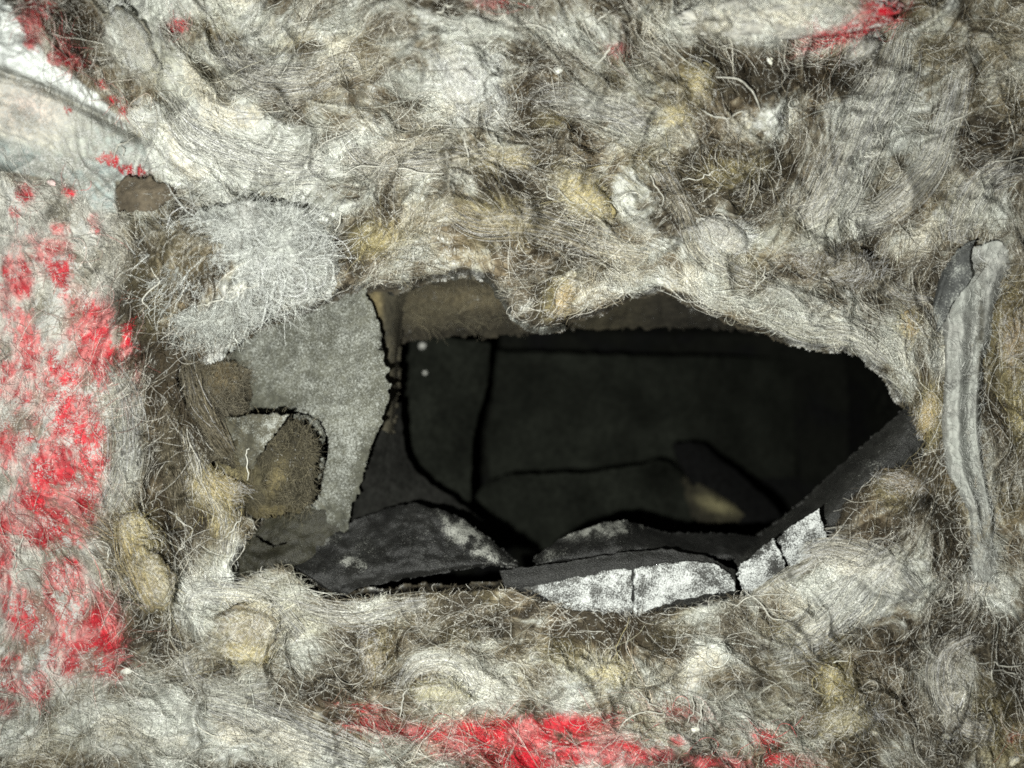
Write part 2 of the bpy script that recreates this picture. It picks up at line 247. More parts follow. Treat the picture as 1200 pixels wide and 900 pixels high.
# ------------------------------------------------------------------ materials
def mat(name, dustcol=(0.62, 0.62, 0.58), grain=1500, bump=0.35, rough=0.9, lo=-0.05, hi=0.06, w2=0.55):
    m = bpy.data.materials.new(name); m.use_nodes = True; nt = m.node_tree; N = nt.nodes; K = nt.links.new
    b = N['Principled BSDF']; b.inputs['Roughness'].default_value = rough; b.inputs['Specular IOR Level'].default_value = 0.18
    at = N.new('ShaderNodeAttribute'); at.attribute_name = 'Col'
    tc = N.new('ShaderNodeTexCoord')
    n1 = N.new('ShaderNodeTexNoise'); n1.inputs['Scale'].default_value = grain; n1.inputs['Detail'].default_value = 2.0; K(tc.outputs['Object'], n1.inputs['Vector'])
    n2 = N.new('ShaderNodeTexNoise'); n2.inputs['Scale'].default_value = grain * 0.22; n2.inputs['Detail'].default_value = 4.0; K(tc.outputs['Object'], n2.inputs['Vector'])
    # dust grains where noise < dustiness
    ad = N.new('ShaderNodeMath'); ad.operation = 'MULTIPLY_ADD'; K(n2.outputs['Fac'], ad.inputs[0]); ad.inputs[1].default_value = w2; K(n1.outputs['Fac'], ad.inputs[2])
    mp = N.new('ShaderNodeMath'); mp.operation = 'MULTIPLY_ADD'; K(at.outputs['Alpha'], mp.inputs[0]); mp.inputs[1].default_value = 0.55; mp.inputs[2].default_value = 0.42 - (0.55 - w2) * 0.5
    df = N.new('ShaderNodeMath'); df.operation = 'SUBTRACT'; K(mp.outputs[0], df.inputs[0]); K(ad.outputs[0], df.inputs[1])
    rg = N.new('ShaderNodeMapRange'); rg.inputs['From Min'].default_value = lo; rg.inputs['From Max'].default_value = hi; K(df.outputs[0], rg.inputs['Value'])
    va = N.new('ShaderNodeMapRange'); va.inputs['From Min'].default_value = 0.3; va.inputs['From Max'].default_value = 0.7; va.inputs['To Min'].default_value = 0.62; va.inputs['To Max'].default_value = 1.25; K(n2.outputs['Fac'], va.inputs['Value'])
    sc_ = N.new('ShaderNodeVectorMath'); sc_.operation = 'SCALE'; K(at.outputs['Color'], sc_.inputs[0]); K(va.outputs[0], sc_.inputs['Scale'])
    mx = N.new('ShaderNodeMix'); mx.data_type = 'RGBA'; K(rg.outputs[0], mx.inputs['Factor']); K(sc_.outputs[0], mx.inputs['A']); mx.inputs['B'].default_value = (*dustcol, 1)
    K(mx.outputs['Result'], b.inputs['Base Color'])
    bp = N.new('ShaderNodeBump'); bp.inputs['Strength'].default_value = bump; bp.inputs['Distance'].default_value = 0.0012; K(ad.outputs[0], bp.inputs['Height']); K(bp.outputs[0], b.inputs['Normal'])
    return m
M_CHIP = mat('white_dusty_plaster', (0.50, 0.515, 0.50), 1500, 0.7, lo=-.12, hi=.15, w2=.4)
M_WOOL = mat('matted_mineral_wool', (0.44, 0.44, 0.415), 1350, 0.75, lo=-.05, hi=.08)
M_FELT = mat('dusty_felt', (0.34, 0.35, 0.32), 1500, 0.5, lo=-.12, hi=.16, w2=.22)
M_INNER = mat('black_cavity_lining', (0.022, 0.024, 0.02), 1200, 0.3, lo=-.02, hi=.2)
M_INNER.node_tree.nodes['Principled BSDF'].inputs['Specular IOR Level'].default_value = 0.02
M_DARK = mat('black_lining', (0.21, 0.212, 0.19), 1500, 0.6, lo=-.02, hi=.22, w2=.25)
M_DARK.node_tree.nodes['Principled BSDF'].inputs['Roughness'].default_value = 0.5; M_DARK.node_tree.nodes['Principled BSDF'].inputs['Specular IOR Level'].default_value = 0.3
def fibmat(name, tr=0.25):
    m = bpy.data.materials.new(name); m.use_nodes = True; nt = m.node_tree; N = nt.nodes; K = nt.links.new
    b = N['Principled BSDF']; b.inputs['Roughness'].default_value = 0.55; b.inputs['Specular IOR Level'].default_value = 0.3
    at = N.new('ShaderNodeAttribute'); at.attribute_name = 'Col'; tc = N.new('ShaderNodeTexCoord'); nz = N.new('ShaderNodeTexNoise'); nz.inputs['Scale'].default_value = 1500; nz.inputs['Detail'].default_value = 1; K(tc.outputs['Object'], nz.inputs['Vector'])
    mr = N.new('ShaderNodeMapRange'); mr.inputs['From Min'].default_value = .35; mr.inputs['From Max'].default_value = .68; mr.inputs['To Min'].default_value = .5; mr.inputs['To Max'].default_value = 1.5; K(nz.outputs['Fac'], mr.inputs['Value'])
    vs = N.new('ShaderNodeVectorMath'); vs.operation = 'SCALE'; K(at.outputs['Color'], vs.inputs[0]); K(mr.outputs[0], vs.inputs['Scale']); K(vs.outputs[0], b.inputs['Base Color'])
    return m
M_FIB = fibmat('wool_fibre')
def plain(name, colr, rough=0.7):
    m = bpy.data.materials.new(name); m.use_nodes = True; nt = m.node_tree; N = nt.nodes; K = nt.links.new
    b = N['Principled BSDF']; b.inputs['Roughness'].default_value = rough
    nz = N.new('ShaderNodeTexNoise'); nz.inputs['Scale'].default_value = 400; nz.inputs['Detail'].default_value = 5
    tc = N.new('ShaderNodeTexCoord'); K(tc.outputs['Object'], nz.inputs['Vector'])
    cr = N.new('ShaderNodeValToRGB'); K(nz.outputs['Fac'], cr.inputs[0])
    cr.color_ramp.elements[0].position = .3; cr.color_ramp.elements[1].position = .7
    cr.color_ramp.elements[0].color = (*[x * 0.6 for x in colr], 1); cr.color_ramp.elements[1].color = (*[min(1, x * 1.15) for x in colr], 1)
    K(cr.outputs[0], b.inputs['Base Color']); return m
M_STRAND = plain('pale_strand', (0.50, 0.49, 0.43), 0.5)
M_BEAD = plain('white_bead', (0.22, 0.22, 0.20), 0.6)

# ------------------------------------------------------------------ object tools
def tag(o, label=None, cat=None, group=None, kind=None):
    for k, v in (('label', label), ('category', cat), ('group', group), ('kind', kind)):
        if v: o[k] = v
    return o
def meshobj(name, V, F, m, rgba=None, parent=None, smooth=True):
    me = bpy.data.meshes.new(name); V = np.asarray(V, np.float32).reshape(-1, 3); F = np.asarray(F, np.int32)
    k = F.shape[1]; me.vertices.add(len(V)); me.vertices.foreach_set('co', V.ravel())
    me.loops.add(F.size); me.loops.foreach_set('vertex_index', F.ravel())
    me.polygons.add(len(F)); me.polygons.foreach_set('loop_start', np.arange(0, F.size, k, dtype=np.int32))
    if smooth: me.polygons.foreach_set('use_smooth', np.ones(len(F), bool))
    me.update(calc_edges=True)
    if rgba is not None:
        a = me.attributes.new('Col', 'FLOAT_COLOR', 'POINT'); a.data.foreach_set('color', np.asarray(rgba, np.float32).ravel())
    me.materials.append(m); o = bpy.data.objects.new(name, me); col.objects.link(o)
    if parent: o.parent = parent
    return o
def gridobj(name, V, rgba, m, keep=None, parent=None):
    """V (ny,nx,3) grid -> mesh of the kept cells only"""
    ny, nx = V.shape[:2]; I = np.arange(ny * nx).reshape(ny, nx)
    F = np.stack([I[:-1, :-1], I[1:, :-1], I[1:, 1:], I[:-1, 1:]], -1)
    F = F[keep] if keep is not None else F.reshape(-1, 4)
    u, inv = np.unique(F, return_inverse=True); F = inv.reshape(-1, 4)
    return meshobj(name, V.reshape(-1, 3)[u], F, m, rgba.reshape(-1, 4)[u], parent)
def hairobj(name, pts, rad, colr, parent):
    """pts (n,k,3) metres, rad (n,) metres, colr (n,3)"""
    n, k = pts.shape[:2]; hc = bpy.data.hair_curves.new(name); hc.add_curves([k] * n)
    hc.points.foreach_set('position', pts.astype(np.float32).ravel())
    ra = hc.attributes.get('radius') or hc.attributes.new('radius', 'FLOAT', 'POINT')
    prof = np.linspace(0, 1, k); prof = 0.35 + 0.65 * np.sin(np.pi * np.clip(prof * 0.92 + 0.05, 0, 1)) ** 0.6
    ra.data.foreach_set('value', (rad[:, None] * prof[None]).astype(np.float32).ravel())
    a = hc.attributes.new('Col', 'FLOAT_COLOR', 'CURVE'); a.data.foreach_set('color', np.c_[colr, np.ones(n)].astype(np.float32).ravel())
    hc.materials.append(M_FIB); o = bpy.data.objects.new(name, hc); col.objects.link(o); o.parent = parent; o['kind'] = 'stuff'
    return o
def strands(sx, sy, length, k=8, jit=0.35, curl=0.5, lift=2.0, hmap=None, hfun=None, base=0.0, spin=None):
    """walk along the flow from seeds; returns (n,k) px,py,h"""
    n = len(sx); x = sx.copy(); y = sy.copy(); h0 = []
    px = np.zeros((n, k)); py = np.zeros((n, k))
    c0 = samp(CT, x, y); s0 = samp(SN, x, y); sg = np.where(rng.random(n) < .5, -1, 1)
    off = rng.normal(0, jit, n); cu = rng.normal(0, curl, n); ang = np.arctan2(s0 * sg, c0 * sg) + off
    pa = ang.copy(); stp = length / (k - 1)
    for i in range(k):
        px[:, i] = x; py[:, i] = y
        fx = samp(CT, x, y); fy = samp(SN, x, y); f = np.where(fx * np.cos(pa) + fy * np.sin(pa) < 0, -1, 1)
        tgt = np.arctan2(fy * f, fx * f)
        dlt = (tgt + off - pa + np.pi) % (2 * np.pi) - np.pi
        pa = pa + 0.30 * dlt + cu / k * 2.2 + rng.normal(0, 0.12, n)
        x = x + np.cos(pa) * stp; y = y + np.sin(pa) * stp
    t = np.linspace(0, 1, k)[None]
    H0 = samp(hmap, px, py)
    lf = np.abs(rng.normal(0, lift, n))[:, None]
    ph = H0 + 0.25 + lf * np.sin(np.pi * t) ** 0.8 + lf * 0.8 * t * (rng.random(n)[:, None] < .25)
    # a fibre does not dive into creases: keep it taut
    ph = np.maximum(ph, 0.45 * (H0[:, :1] + (H0[:, -1:] - H0[:, :1]) * t) + 0.55 * ph)
    return px, py, ph

# ------------------------------------------------------------------ wool pieces cut from the front
cxm = (X[:-1, :-1] + ST / 2); cym = (Y[:-1, :-1] + ST / 2)
open_ = samp(hdn, cxm, cym) > -9
jx = cxm + 7 * fbm(cxm, cym, 30, 201, 3); jy = cym + 7 * fbm(cxm, cym, 30, 206, 3)
reg = np.zeros(cxm.shape, int)                                           # 0 upper batt
reg[(jy > 0.10 * (jx - 1060) + 470) & (jx > 1040)] = 1
reg[(jy > 560) & (jx > 225)] = 1                                          # lower batt
reg[(jx <= 235) & (jy > 235) & (jy <= 805)] = 2                           # left rim
reg[(jx <= 420) & (jx > 100) & (jy > 395) & (jy < 560)] = 2
reg[(jx <= 300) & (jy > 560) & (jy < 690) & (jx > 100)] = 2
reg[(jx <= 145) & (jy > 200) & (jy < 838)] = 3                            # red painted
reg[samp(sd, cxm, cym) < 0] = 4                                           # creased sheet
reg[(jx > 1128) & (jy > 275)] = 5
VW = P(X, Y, -H)
root = {}
def batt(idx, name, label, cat, group=None):
    o = gridobj(name, VW, RGBA, M_WOOL, keep=(reg == idx) & open_); tag(o, label, cat, group); root[idx] = o; return o
batt(0, 'mineral_wool_batt', 'pale dusty matted mineral wool forming the upper lip above the dark hole', 'insulation', 'mineral wool around the hole')
batt(1, 'mineral_wool_batt', 'brown grey fuzzy mineral wool below the dark hole, red paint along its bottom', 'insulation', 'mineral wool around the hole')
batt(2, 'mineral_wool_batt', 'narrow grey wool between the red painted side and the felt panel', 'insulation', 'mineral wool around the hole')
batt(3, 'painted_wool_panel', 'flat dusty wool side covered with streaky bright red paint', 'insulation')
batt(4, 'paint_film', 'creased pale blue grey painted sheet in the top left corner', 'painted sheet')
batt(5, 'mineral_wool_batt', 'brown and yellow wool strip beyond the upright grey felt fold', 'insulation', 'mineral wool around the hole')

def region_of(x, y):
    i = np.clip(((x - X0) / ST).astype(int), 0, NX - 2); j = np.clip(((y - Y0) / ST).astype(int), 0, NY - 2)
    return reg[j, i]
def scatter(n, lenr, radr, jit, curl, lift, k, bright, dens=None):
    sx = rng.uniform(X0 + 60, X1 - 60, n); sy = rng.uniform(Y0 + 60, Y1 - 60, n)
    ok = samp(hd, sx, sy) > -1
    if dens is not None: ok &= rng.random(n) < samp(dens, sx, sy)
    sx, sy = sx[ok], sy[ok]; n = len(sx)
    ln = rng.uniform(*lenr, n) * rng.uniform(.6, 1.4, n)
    px, py, ph = strands(sx, sy, ln, k, jit, curl, lift, HF)
    bad = samp(hd, px, py).min(1) < -9
    cc = samp(RGBA[..., :3], sx, sy) * 0.85 + 0.15 * samp(RGBA[..., :3], px[:, -1], py[:, -1])
    f = np.exp(rng.normal(0.10, 0.26, n))[:, None]; cc = cc * f
    wb = (rng.random(n) < bright)[:, None]; isred = (cc[:, 0] > 2.6 * cc[:, 1])[:, None]
    cc = np.where(wb & (~isred | (rng.random((n, 1)) < .8)), cc * 0.35 + np.array([0.42, 0.41, 0.37]) * rng.uniform(.7, 1.3, (n, 1)), cc)
    rd_ = rng.uniform(*radr, n) * S; rg_ = region_of(sx, sy)
    return px[~bad], py[~bad], ph[~bad], rd_[~bad], np.clip(cc[~bad], 0.01, 0.85), rg_[~bad]
fden = 0.35 + 0.65 * rough; fden = np.where(sd < 2, 0.0, fden) * (1 - 0.55 * paint_zone)
fden = fden * (1 - 0.45 * blob(X, Y, (255,170,110,60,10), 1.4)) * sst(-0.75, 0.45, fbm(X, Y, 42, 231, 3)) * np.where(rmask > .5, .5, 1)
sets = [scatter(190000, (6, 24), (0.12, 0.27), 0.36, 0.6, 0.9, 6, 0.10, fden),
        scatter(110000, (4, 13), (0.14, 0.30), 1.1, 0.9, 0.8, 4, 0.22, (fden * .6 + .4) * (sd > 2)),
        scatter(26000, (28, 76), (0.12, 0.27), 0.45, 1.7, 2.4, 12, 0.45, fden)]
names = {0: 'surface_fibres', 1: 'surface_fibres', 2: 'surface_fibres', 3: 'surface_fibres', 4: 'surface_fibres', 5: 'surface_fibres'}
for s_ in sets:
    px, py, ph, rr, cc, rg_ = s_
    for i in range(6):
        q = rg_ == i
        if q.sum() > 5: hairobj('long_fibres' if s_ is sets[2] else 'short_fibres' if s_ is sets[1] else 'surface_fibres', P(px[q], py[q], -ph[q]), rr[q], cc[q], root[i])

# ------------------------------------------------------------------ sheets: felt, lining, flaps
def crm(A, n):
    """Catmull-Rom along axis 0"""
    m = A.shape[0]; t = np.linspace(0, m - 1 - 1e-6, n); i = t.astype(int); f = (t - i)[:, None, None]
    g = lambda j: np.where(((j >= 0) & (j < m))[:, None, None], A[np.clip(j, 0, m - 1)], np.where((j < 0)[:, None, None], 2 * A[0] - A[1], 2 * A[-1] - A[-2]))
    p0, p1, p2, p3 = g(i - 1), g(i), g(i + 1), g(i + 2)
    return 0.5 * (2 * p1 + (p2 - p0) * f + (2 * p0 - 5 * p1 + 4 * p2 - p3) * f ** 2 + (3 * p1 - p0 - 3 * p2 + p3) * f ** 3)
def sheet(name, ctrl, m, colf, parent=None, thick=1.4, nu=90, nv=90, rag=1.6, bumpy=0.8, seed=1, cuts=(), cw=1.8):
    A = np.array(ctrl, float); A = crm(A, nv); A = crm(A.transpose(1, 0, 2), nu).transpose(1, 0, 2)
    x, y, d = A[..., 0], A[..., 1], A[..., 2]
    u = np.linspace(0, 1, nu)[None]; v = np.linspace(0, 1, nv)[:, None]
    e = np.exp(-np.minimum(np.minimum(u, 1 - u), np.minimum(v, 1 - v)) * 26)
    x = x + rag * e * fbm(x, y, 9, 300 + seed, 3); y = y + rag * e * fbm(x, y, 9, 320 + seed, 3)
    d = d + bumpy * fbm(x, y, 45, 340 + seed, 3) + 0.25 * bumpy * fbm(x, y, 10, 350 + seed, 2)
    V = P(x, y, d); rgba = colf(x, y)
    du = np.gradient(V, axis=1); dv = np.gradient(V, axis=0); N_ = np.cross(du, dv); N_ /= np.linalg.norm(N_, axis=-1, keepdims=True) + 1e-12
    N_ = np.where(N_[..., 1:2] < 0, -N_, N_)                      # away from the camera
    B = V + N_ * thick * 0.001
    I = np.arange(nu * nv).reshape(nv, nu); J = I + nu * nv
    F = [np.stack([I[:-1, :-1], I[1:, :-1], I[1:, 1:], I[:-1, 1:]], -1).reshape(-1, 4), np.stack([J[:-1, :-1], J[:-1, 1:], J[1:, 1:], J[1:, :-1]], -1).reshape(-1, 4)]
    if len(cuts):
        fx = x.ravel()[I[:-1, :-1]].ravel() + 1; fy = y.ravel()[I[:-1, :-1]].ravel() + 1; kp = np.ones(fx.shape, bool)
        for cp in cuts: kp &= seg_dist(fx, fy, cp) > cw * (1 + .5 * fbm(fx, fy, 14, 390, 2))
        F = [F[0][kp], F[1][kp]]
    for a, b in ((I[0], J[0]), (I[-1], J[-1]), (I[:, 0], J[:, 0]), (I[:, -1], J[:, -1])): F.append(np.stack([a[:-1], a[1:], b[1:], b[:-1]], -1))
    R = np.concatenate([rgba.reshape(-1, 4)] * 2)
    return meshobj(name, np.concatenate([V.reshape(-1, 3), B.reshape(-1, 3)]), np.concatenate(F), m, R, parent), (x, y, d)
def cf(base, dustv, blobs=(), vn=0.12, nscale=26, seed=5, tint=()):
    def f(x, y):
        dd = dustv + vn * fbm(x, y, nscale, 400 + seed, 4)
        for b in blobs: dd = dd + b[5] * blob(x, y, b, 1.3) * (.75 + .9 * fbm(x, y, 11, 430 + seed, 3))
        cc = np.broadcast_to(np.array(base), x.shape + (3,)) * (1 + 0.35 * fbm(x, y, 30, 410 + seed, 3))[..., None]
        for t in tint: cc = mix(cc, np.array(t[5]), blob(x, y, t, 1.4))
        return np.concatenate([np.clip(cc, .003, .8), np.clip(dd, 0, 1)[..., None]], -1)
    return f
BLK = (0.012, 0.0125, 0.011)

def hairs_on(grid, n, lenr, radr, colr, parent, dirs, spread=.7, lift=2.5, name='fuzz', curl=1.2, k=9):
    x, y, d = grid; ny, nx = x.shape
    i = rng.integers(0, ny, n); j = rng.integers(0, nx, n); bx, by, bd = x[i, j], y[i, j], d[i, j]
    ang = (np.radians(dirs) + .9 * fbm(bx, by, 40, 871, 2) if dirs is not None else np.arctan2(samp(SN, bx, by), samp(CT, bx, by))) + rng.normal(0, spread, n) + np.pi * (rng.random(n) < .5); ln = rng.uniform(*lenr, n)
    px = np.zeros((n, k)); py = np.zeros((n, k)); cu = rng.normal(0, curl, n)
    for q in range(k):
        px[:, q] = bx; py[:, q] = by
        ang = ang + cu / k + rng.normal(0, .15, n); bx = bx + np.cos(ang) * ln / (k - 1); by = by + np.sin(ang) * ln / (k - 1)
    t = np.linspace(0, 1, k)[None]; pd = bd[:, None] - 0.4 - np.abs(rng.normal(0, lift, n))[:, None] * np.sin(np.pi * t) 
    cc = np.clip(np.array(colr) * np.exp(rng.normal(0, .3, (n, 1))), .01, .85)
    return hairobj(name, P(px, py, pd), rng.uniform(*radr, n) * S, cc, parent)
# grey felt panel inside on the left
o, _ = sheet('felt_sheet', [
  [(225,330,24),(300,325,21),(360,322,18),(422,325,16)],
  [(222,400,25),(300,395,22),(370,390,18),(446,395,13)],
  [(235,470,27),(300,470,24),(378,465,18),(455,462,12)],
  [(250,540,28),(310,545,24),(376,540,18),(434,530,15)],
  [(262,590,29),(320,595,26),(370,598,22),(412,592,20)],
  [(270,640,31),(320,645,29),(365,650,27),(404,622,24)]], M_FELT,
  cf(c(72,72,64), 0.44, [(250,430,34,60,0,-.3),(300,470,60,10,0,-.15),(438,545,16,30,20,-.3),(392,600,40,14,-20,-.2),(330,420,60,60,0,.06),(400,520,40,60,0,.12),(420,400,30,60,0,.08),(300,470,30,30,0,-.2),(330,620,60,26,0,-.35),(440,550,20,40,0,-.3),(350,590,20,30,0,.1)], vn=.10, nscale=16, seed=3), thick=1.6, rag=3.5, bumpy=4.2, nu=190, nv=220, seed=3, cuts=[[(280,486),(312,486),(342,483),(362,487),(376,495)],[(374,494),(382,512),(382,535),(378,560),(370,584)]], cw=2.6)  # shade of its curve painted at left; slits cut as the bulge's shadow
tag(o, 'upright sheet of worn grey felt inside the left end of the hole', 'felt sheet'); felt = o
# black lining, left part between panel and cavity
o, _ = sheet('lining_strip', [
  [(405,560,30),(430,540,32),(450,500,38),(470,470,50)],
  [(400,590,28),(425,580,34),(450,560,42),(480,540,56)],
  [(385,625,28),(425,605,34),(480,595,46),(540,590,60)],
  [(380,660,30),(430,640,38),(500,620,50),(580,620,66)]], M_INNER, cf((.010,.010,.009), 0.05, [(425,600,20,12,0,.2)], seed=7), thick=1.2, nu=50, nv=50, bumpy=2, seed=9)
tag(o, 'black lining sheet running from the grey felt down into the hole', 'lining sheet')
# wool roll just behind the felt's edge
o, _ = sheet('wool_roll', [
  [(424,322,24),(440,326,20),(462,330,26),(486,335,46)],
  [(430,380,34),(446,385,29),(462,390,34),(470,395,50)],
  [(440,450,38),(452,452,33),(461,455,37),(466,458,50)],
  [(444,505,40),(450,505,36),(456,506,38),(460,508,44)]], M_WOOL,
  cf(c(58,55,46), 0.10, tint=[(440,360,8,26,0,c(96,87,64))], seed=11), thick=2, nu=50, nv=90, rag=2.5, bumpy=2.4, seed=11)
tag(o, 'thin brown roll of wool standing behind the torn edge of the felt', 'wool roll')
# brown wool lintel behind the upper lip
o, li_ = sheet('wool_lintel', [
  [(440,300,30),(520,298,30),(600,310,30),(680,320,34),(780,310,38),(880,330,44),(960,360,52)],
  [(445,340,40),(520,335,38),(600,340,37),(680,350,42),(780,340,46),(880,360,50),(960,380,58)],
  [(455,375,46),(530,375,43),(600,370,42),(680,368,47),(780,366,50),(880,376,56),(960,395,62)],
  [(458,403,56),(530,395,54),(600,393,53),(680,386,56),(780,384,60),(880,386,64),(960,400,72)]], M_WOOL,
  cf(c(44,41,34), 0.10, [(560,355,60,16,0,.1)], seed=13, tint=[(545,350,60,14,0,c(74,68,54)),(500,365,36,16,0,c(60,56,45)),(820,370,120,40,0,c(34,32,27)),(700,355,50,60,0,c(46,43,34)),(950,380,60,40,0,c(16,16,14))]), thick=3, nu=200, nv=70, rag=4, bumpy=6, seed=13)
tag(o, 'brown wool edge seen under the upper lip at the back of the opening', 'wool edge'); lintel = o
hairs_on([g[8:-16, 5:90] for g in li_], 700, (8, 30), (.10, .2), c(82,77,62), o, 0, .35, 1.0)
# black film curving under the upper lip
o, _ = sheet('lining_curl', [
  [(455,338,16),(500,322,14),(545,312,12),(578,318,9),(596,345,7),(612,370,6),(632,384,6),(662,381,7)],
  [(460,346,24),(505,333,22),(545,326,20),(572,333,17),(588,356,15),(604,378,14),(632,391,14),(664,385,15)]], M_FELT,
  cf(c(44,43,38), 0.25, [(500,325,30,12,0,-.2),(620,378,40,14,0,.3)], seed=15), thick=0.9, nu=160, nv=20, rag=2.5, bumpy=1.4, seed=15)
tag(o, 'thin black felt edge curling along the rim above the brown wool', 'felt edge')

# black flaps lying over the lower rim
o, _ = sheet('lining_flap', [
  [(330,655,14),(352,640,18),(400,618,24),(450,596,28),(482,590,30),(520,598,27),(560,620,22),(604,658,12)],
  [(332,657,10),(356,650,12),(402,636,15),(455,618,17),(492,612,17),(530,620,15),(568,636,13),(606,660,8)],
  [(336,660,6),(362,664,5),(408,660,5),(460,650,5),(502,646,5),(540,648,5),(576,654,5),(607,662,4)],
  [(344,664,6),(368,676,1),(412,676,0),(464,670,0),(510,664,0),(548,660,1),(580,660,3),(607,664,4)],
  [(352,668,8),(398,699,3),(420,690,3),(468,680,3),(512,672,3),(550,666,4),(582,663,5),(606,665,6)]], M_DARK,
  cf((.0085,.0085,.0078), 0.30, [(552,632,46,13,36,.75),(370,640,40,8,-28,.4),(412,660,18,6,15,.7),(470,640,120,30,0,.06),(455,600,60,8,0,-.15)], seed=17), thick=1.3, nu=170, nv=80, rag=2, bumpy=3.4, seed=17)  # wide pale blob at right is a painted crease highlight, the rest dust
tag(o, 'black lining flap bulging over the lower rim, widest of the two, dust specks and a painted highlight along its crease', 'lining flap', 'black lining flaps over the lower rim')
o, _ = sheet('lining_flap', [
  [(624,655,14),(650,636,22),(690,618,27),(730,610,30),(780,624,30),(840,624,34),(900,630,38)],
  [(628,658,10),(655,644,15),(695,630,19),(738,622,20),(790,634,22),(845,636,25),(905,640,30)],
  [(630,661,8),(660,654,9),(700,646,10),(745,640,11),(795,646,13),(850,648,16),(905,652,22)],
  [(628,663,12),(660,661,12),(702,659,12),(748,654,12),(800,650,12),(850,655,14),(900,665,18)]], M_DARK,
  cf((.0085,.0085,.0078), 0.30, [(715,618,70,9,-8,.55),(650,648,30,12,-25,.25),(830,640,60,20,0,-.12)], seed=19), thick=1.2, nu=150, nv=60, rag=2, bumpy=2.6, seed=19)  # pale band paints light caught along the upper rim
tag(o, 'smaller black lining flap arching above the white dusty strip', 'lining flap', 'black lining flaps over the lower rim')
# dark sheet along the slanting lower right edge
o, eg_ = sheet('lining_edge', [
  [(1070,470,8),(1030,505,22),(980,550,32),(930,595,38),(885,628,42),(850,640,36)],
  [(1078,488,2),(1036,522,10),(990,562,16),(945,604,20),(905,634,22),(858,652,18)],
  [(1088,505,0),(1046,540,2),(1004,574,5),(968,612,6),(925,640,8),(866,668,8)],
  [(1092,530,2),(1062,556,2),(1018,590,5),(985,630,6),(945,655,8),(880,690,8)]], M_DARK,
  cf((.014,.014,.0125), 0.34, [(1045,515,40,14,-40,.12),(1020,545,26,8,-35,.35),(960,590,60,8,-42,-.08),(900,640,30,20,0,.12)], seed=21), thick=1.4, nu=150, nv=70, rag=2.0, bumpy=1.8, seed=21)
tag(o, 'black lining sheet slanting from the right corner of the hole to the dusty strip', 'lining sheet')
# dusty strip under the second flap: backing + broken pieces
bo, _ = sheet('dusty_strip', [
  [(585,668,4),(640,662,3),(700,652,2),(760,644,2),(820,650,1),(862,668,1)],
  [(590,685,0),(640,682,-1),(700,674,-2),(760,668,-2),(820,672,-3),(862,682,-3)],
  [(600,702,3),(645,712,3),(700,724,3),(750,728,3),(815,706,3),(866,698,3)]], M_DARK,
  cf((.009,.009,.008), 0.30, [(720,650,120,10,0,-.05)], seed=23), thick=1.5, nu=150, nv=50, rag=1.5, bumpy=1.0, seed=23)
tag(bo, 'dark strip with bright white dusty face along the lower rim', 'dusty strip')
def dz(p, sd_, blobs=()): return cf(c(62,62,60), 0.64, blobs, vn=.3, nscale=18, seed=sd_)
for k, (ct, sd_) in enumerate([
  ([[(612,690,-2.2),(650,682,-2.6),(680,676,-3),(698,672,-3.2),(718,668,-3.6),(740,666,-3.8)],[(632,698,-1.5),(655,697,-2.6),(680,697,-3),(700,696,-3.4),(720,696,-3.6),(740,696,-4)],[(652,708,-.4),(672,718,-.6),(690,723,-1),(706,725,-1),(722,725,-1.2),(740,724,-1.2)]], 31),
  ([[(743,666,-3.8),(765,662,-4),(790,658,-4.2),(815,658,-4.4),(838,662,-4.4),(856,672,-4.4)],[(743,696,-4),(765,690,-4.2),(790,683,-4.4),(815,680,-4.6),(838,680,-4.6),(860,682,-4.8)],[(743,724,-1.2),(765,714,-1.4),(790,705,-1.6),(815,700,-2),(838,696,-2.2),(862,692,-2.6)]], 33),
  ([[(864,668,-5),(878,655,-5),(894,642,-5),(908,632,-5.4)],[(866,682,-6),(884,672,-6.4),(900,660,-6.4),(914,650,-6.4)],[(876,697,-3),(892,687,-4),(908,674,-4),(922,664,-4)]], 35),
  ([[(912,630,-5),(926,618,-5),(944,606,-5),(960,596,-5)],[(918,650,-6.6),(934,640,-6.6),(952,626,-6.4),(966,618,-6)],[(926,664,-4),(940,657,-4),(956,645,-4),(971,634,-3.6)]], 37)]):
    A = np.array(ct, float); 
    p_, _ = sheet('plaster_piece', A, M_CHIP, dz(None, sd_, [(700,664,160,5,-6,-.5),(620,690,14,12,0,-.3)] if k < 2 else [(900,640,60,4,-40,-.3),(908,660,4,24,-10,-.25)]), bo, thick=1.8, nu=70, nv=40, rag=2.2, bumpy=.5, seed=sd_)

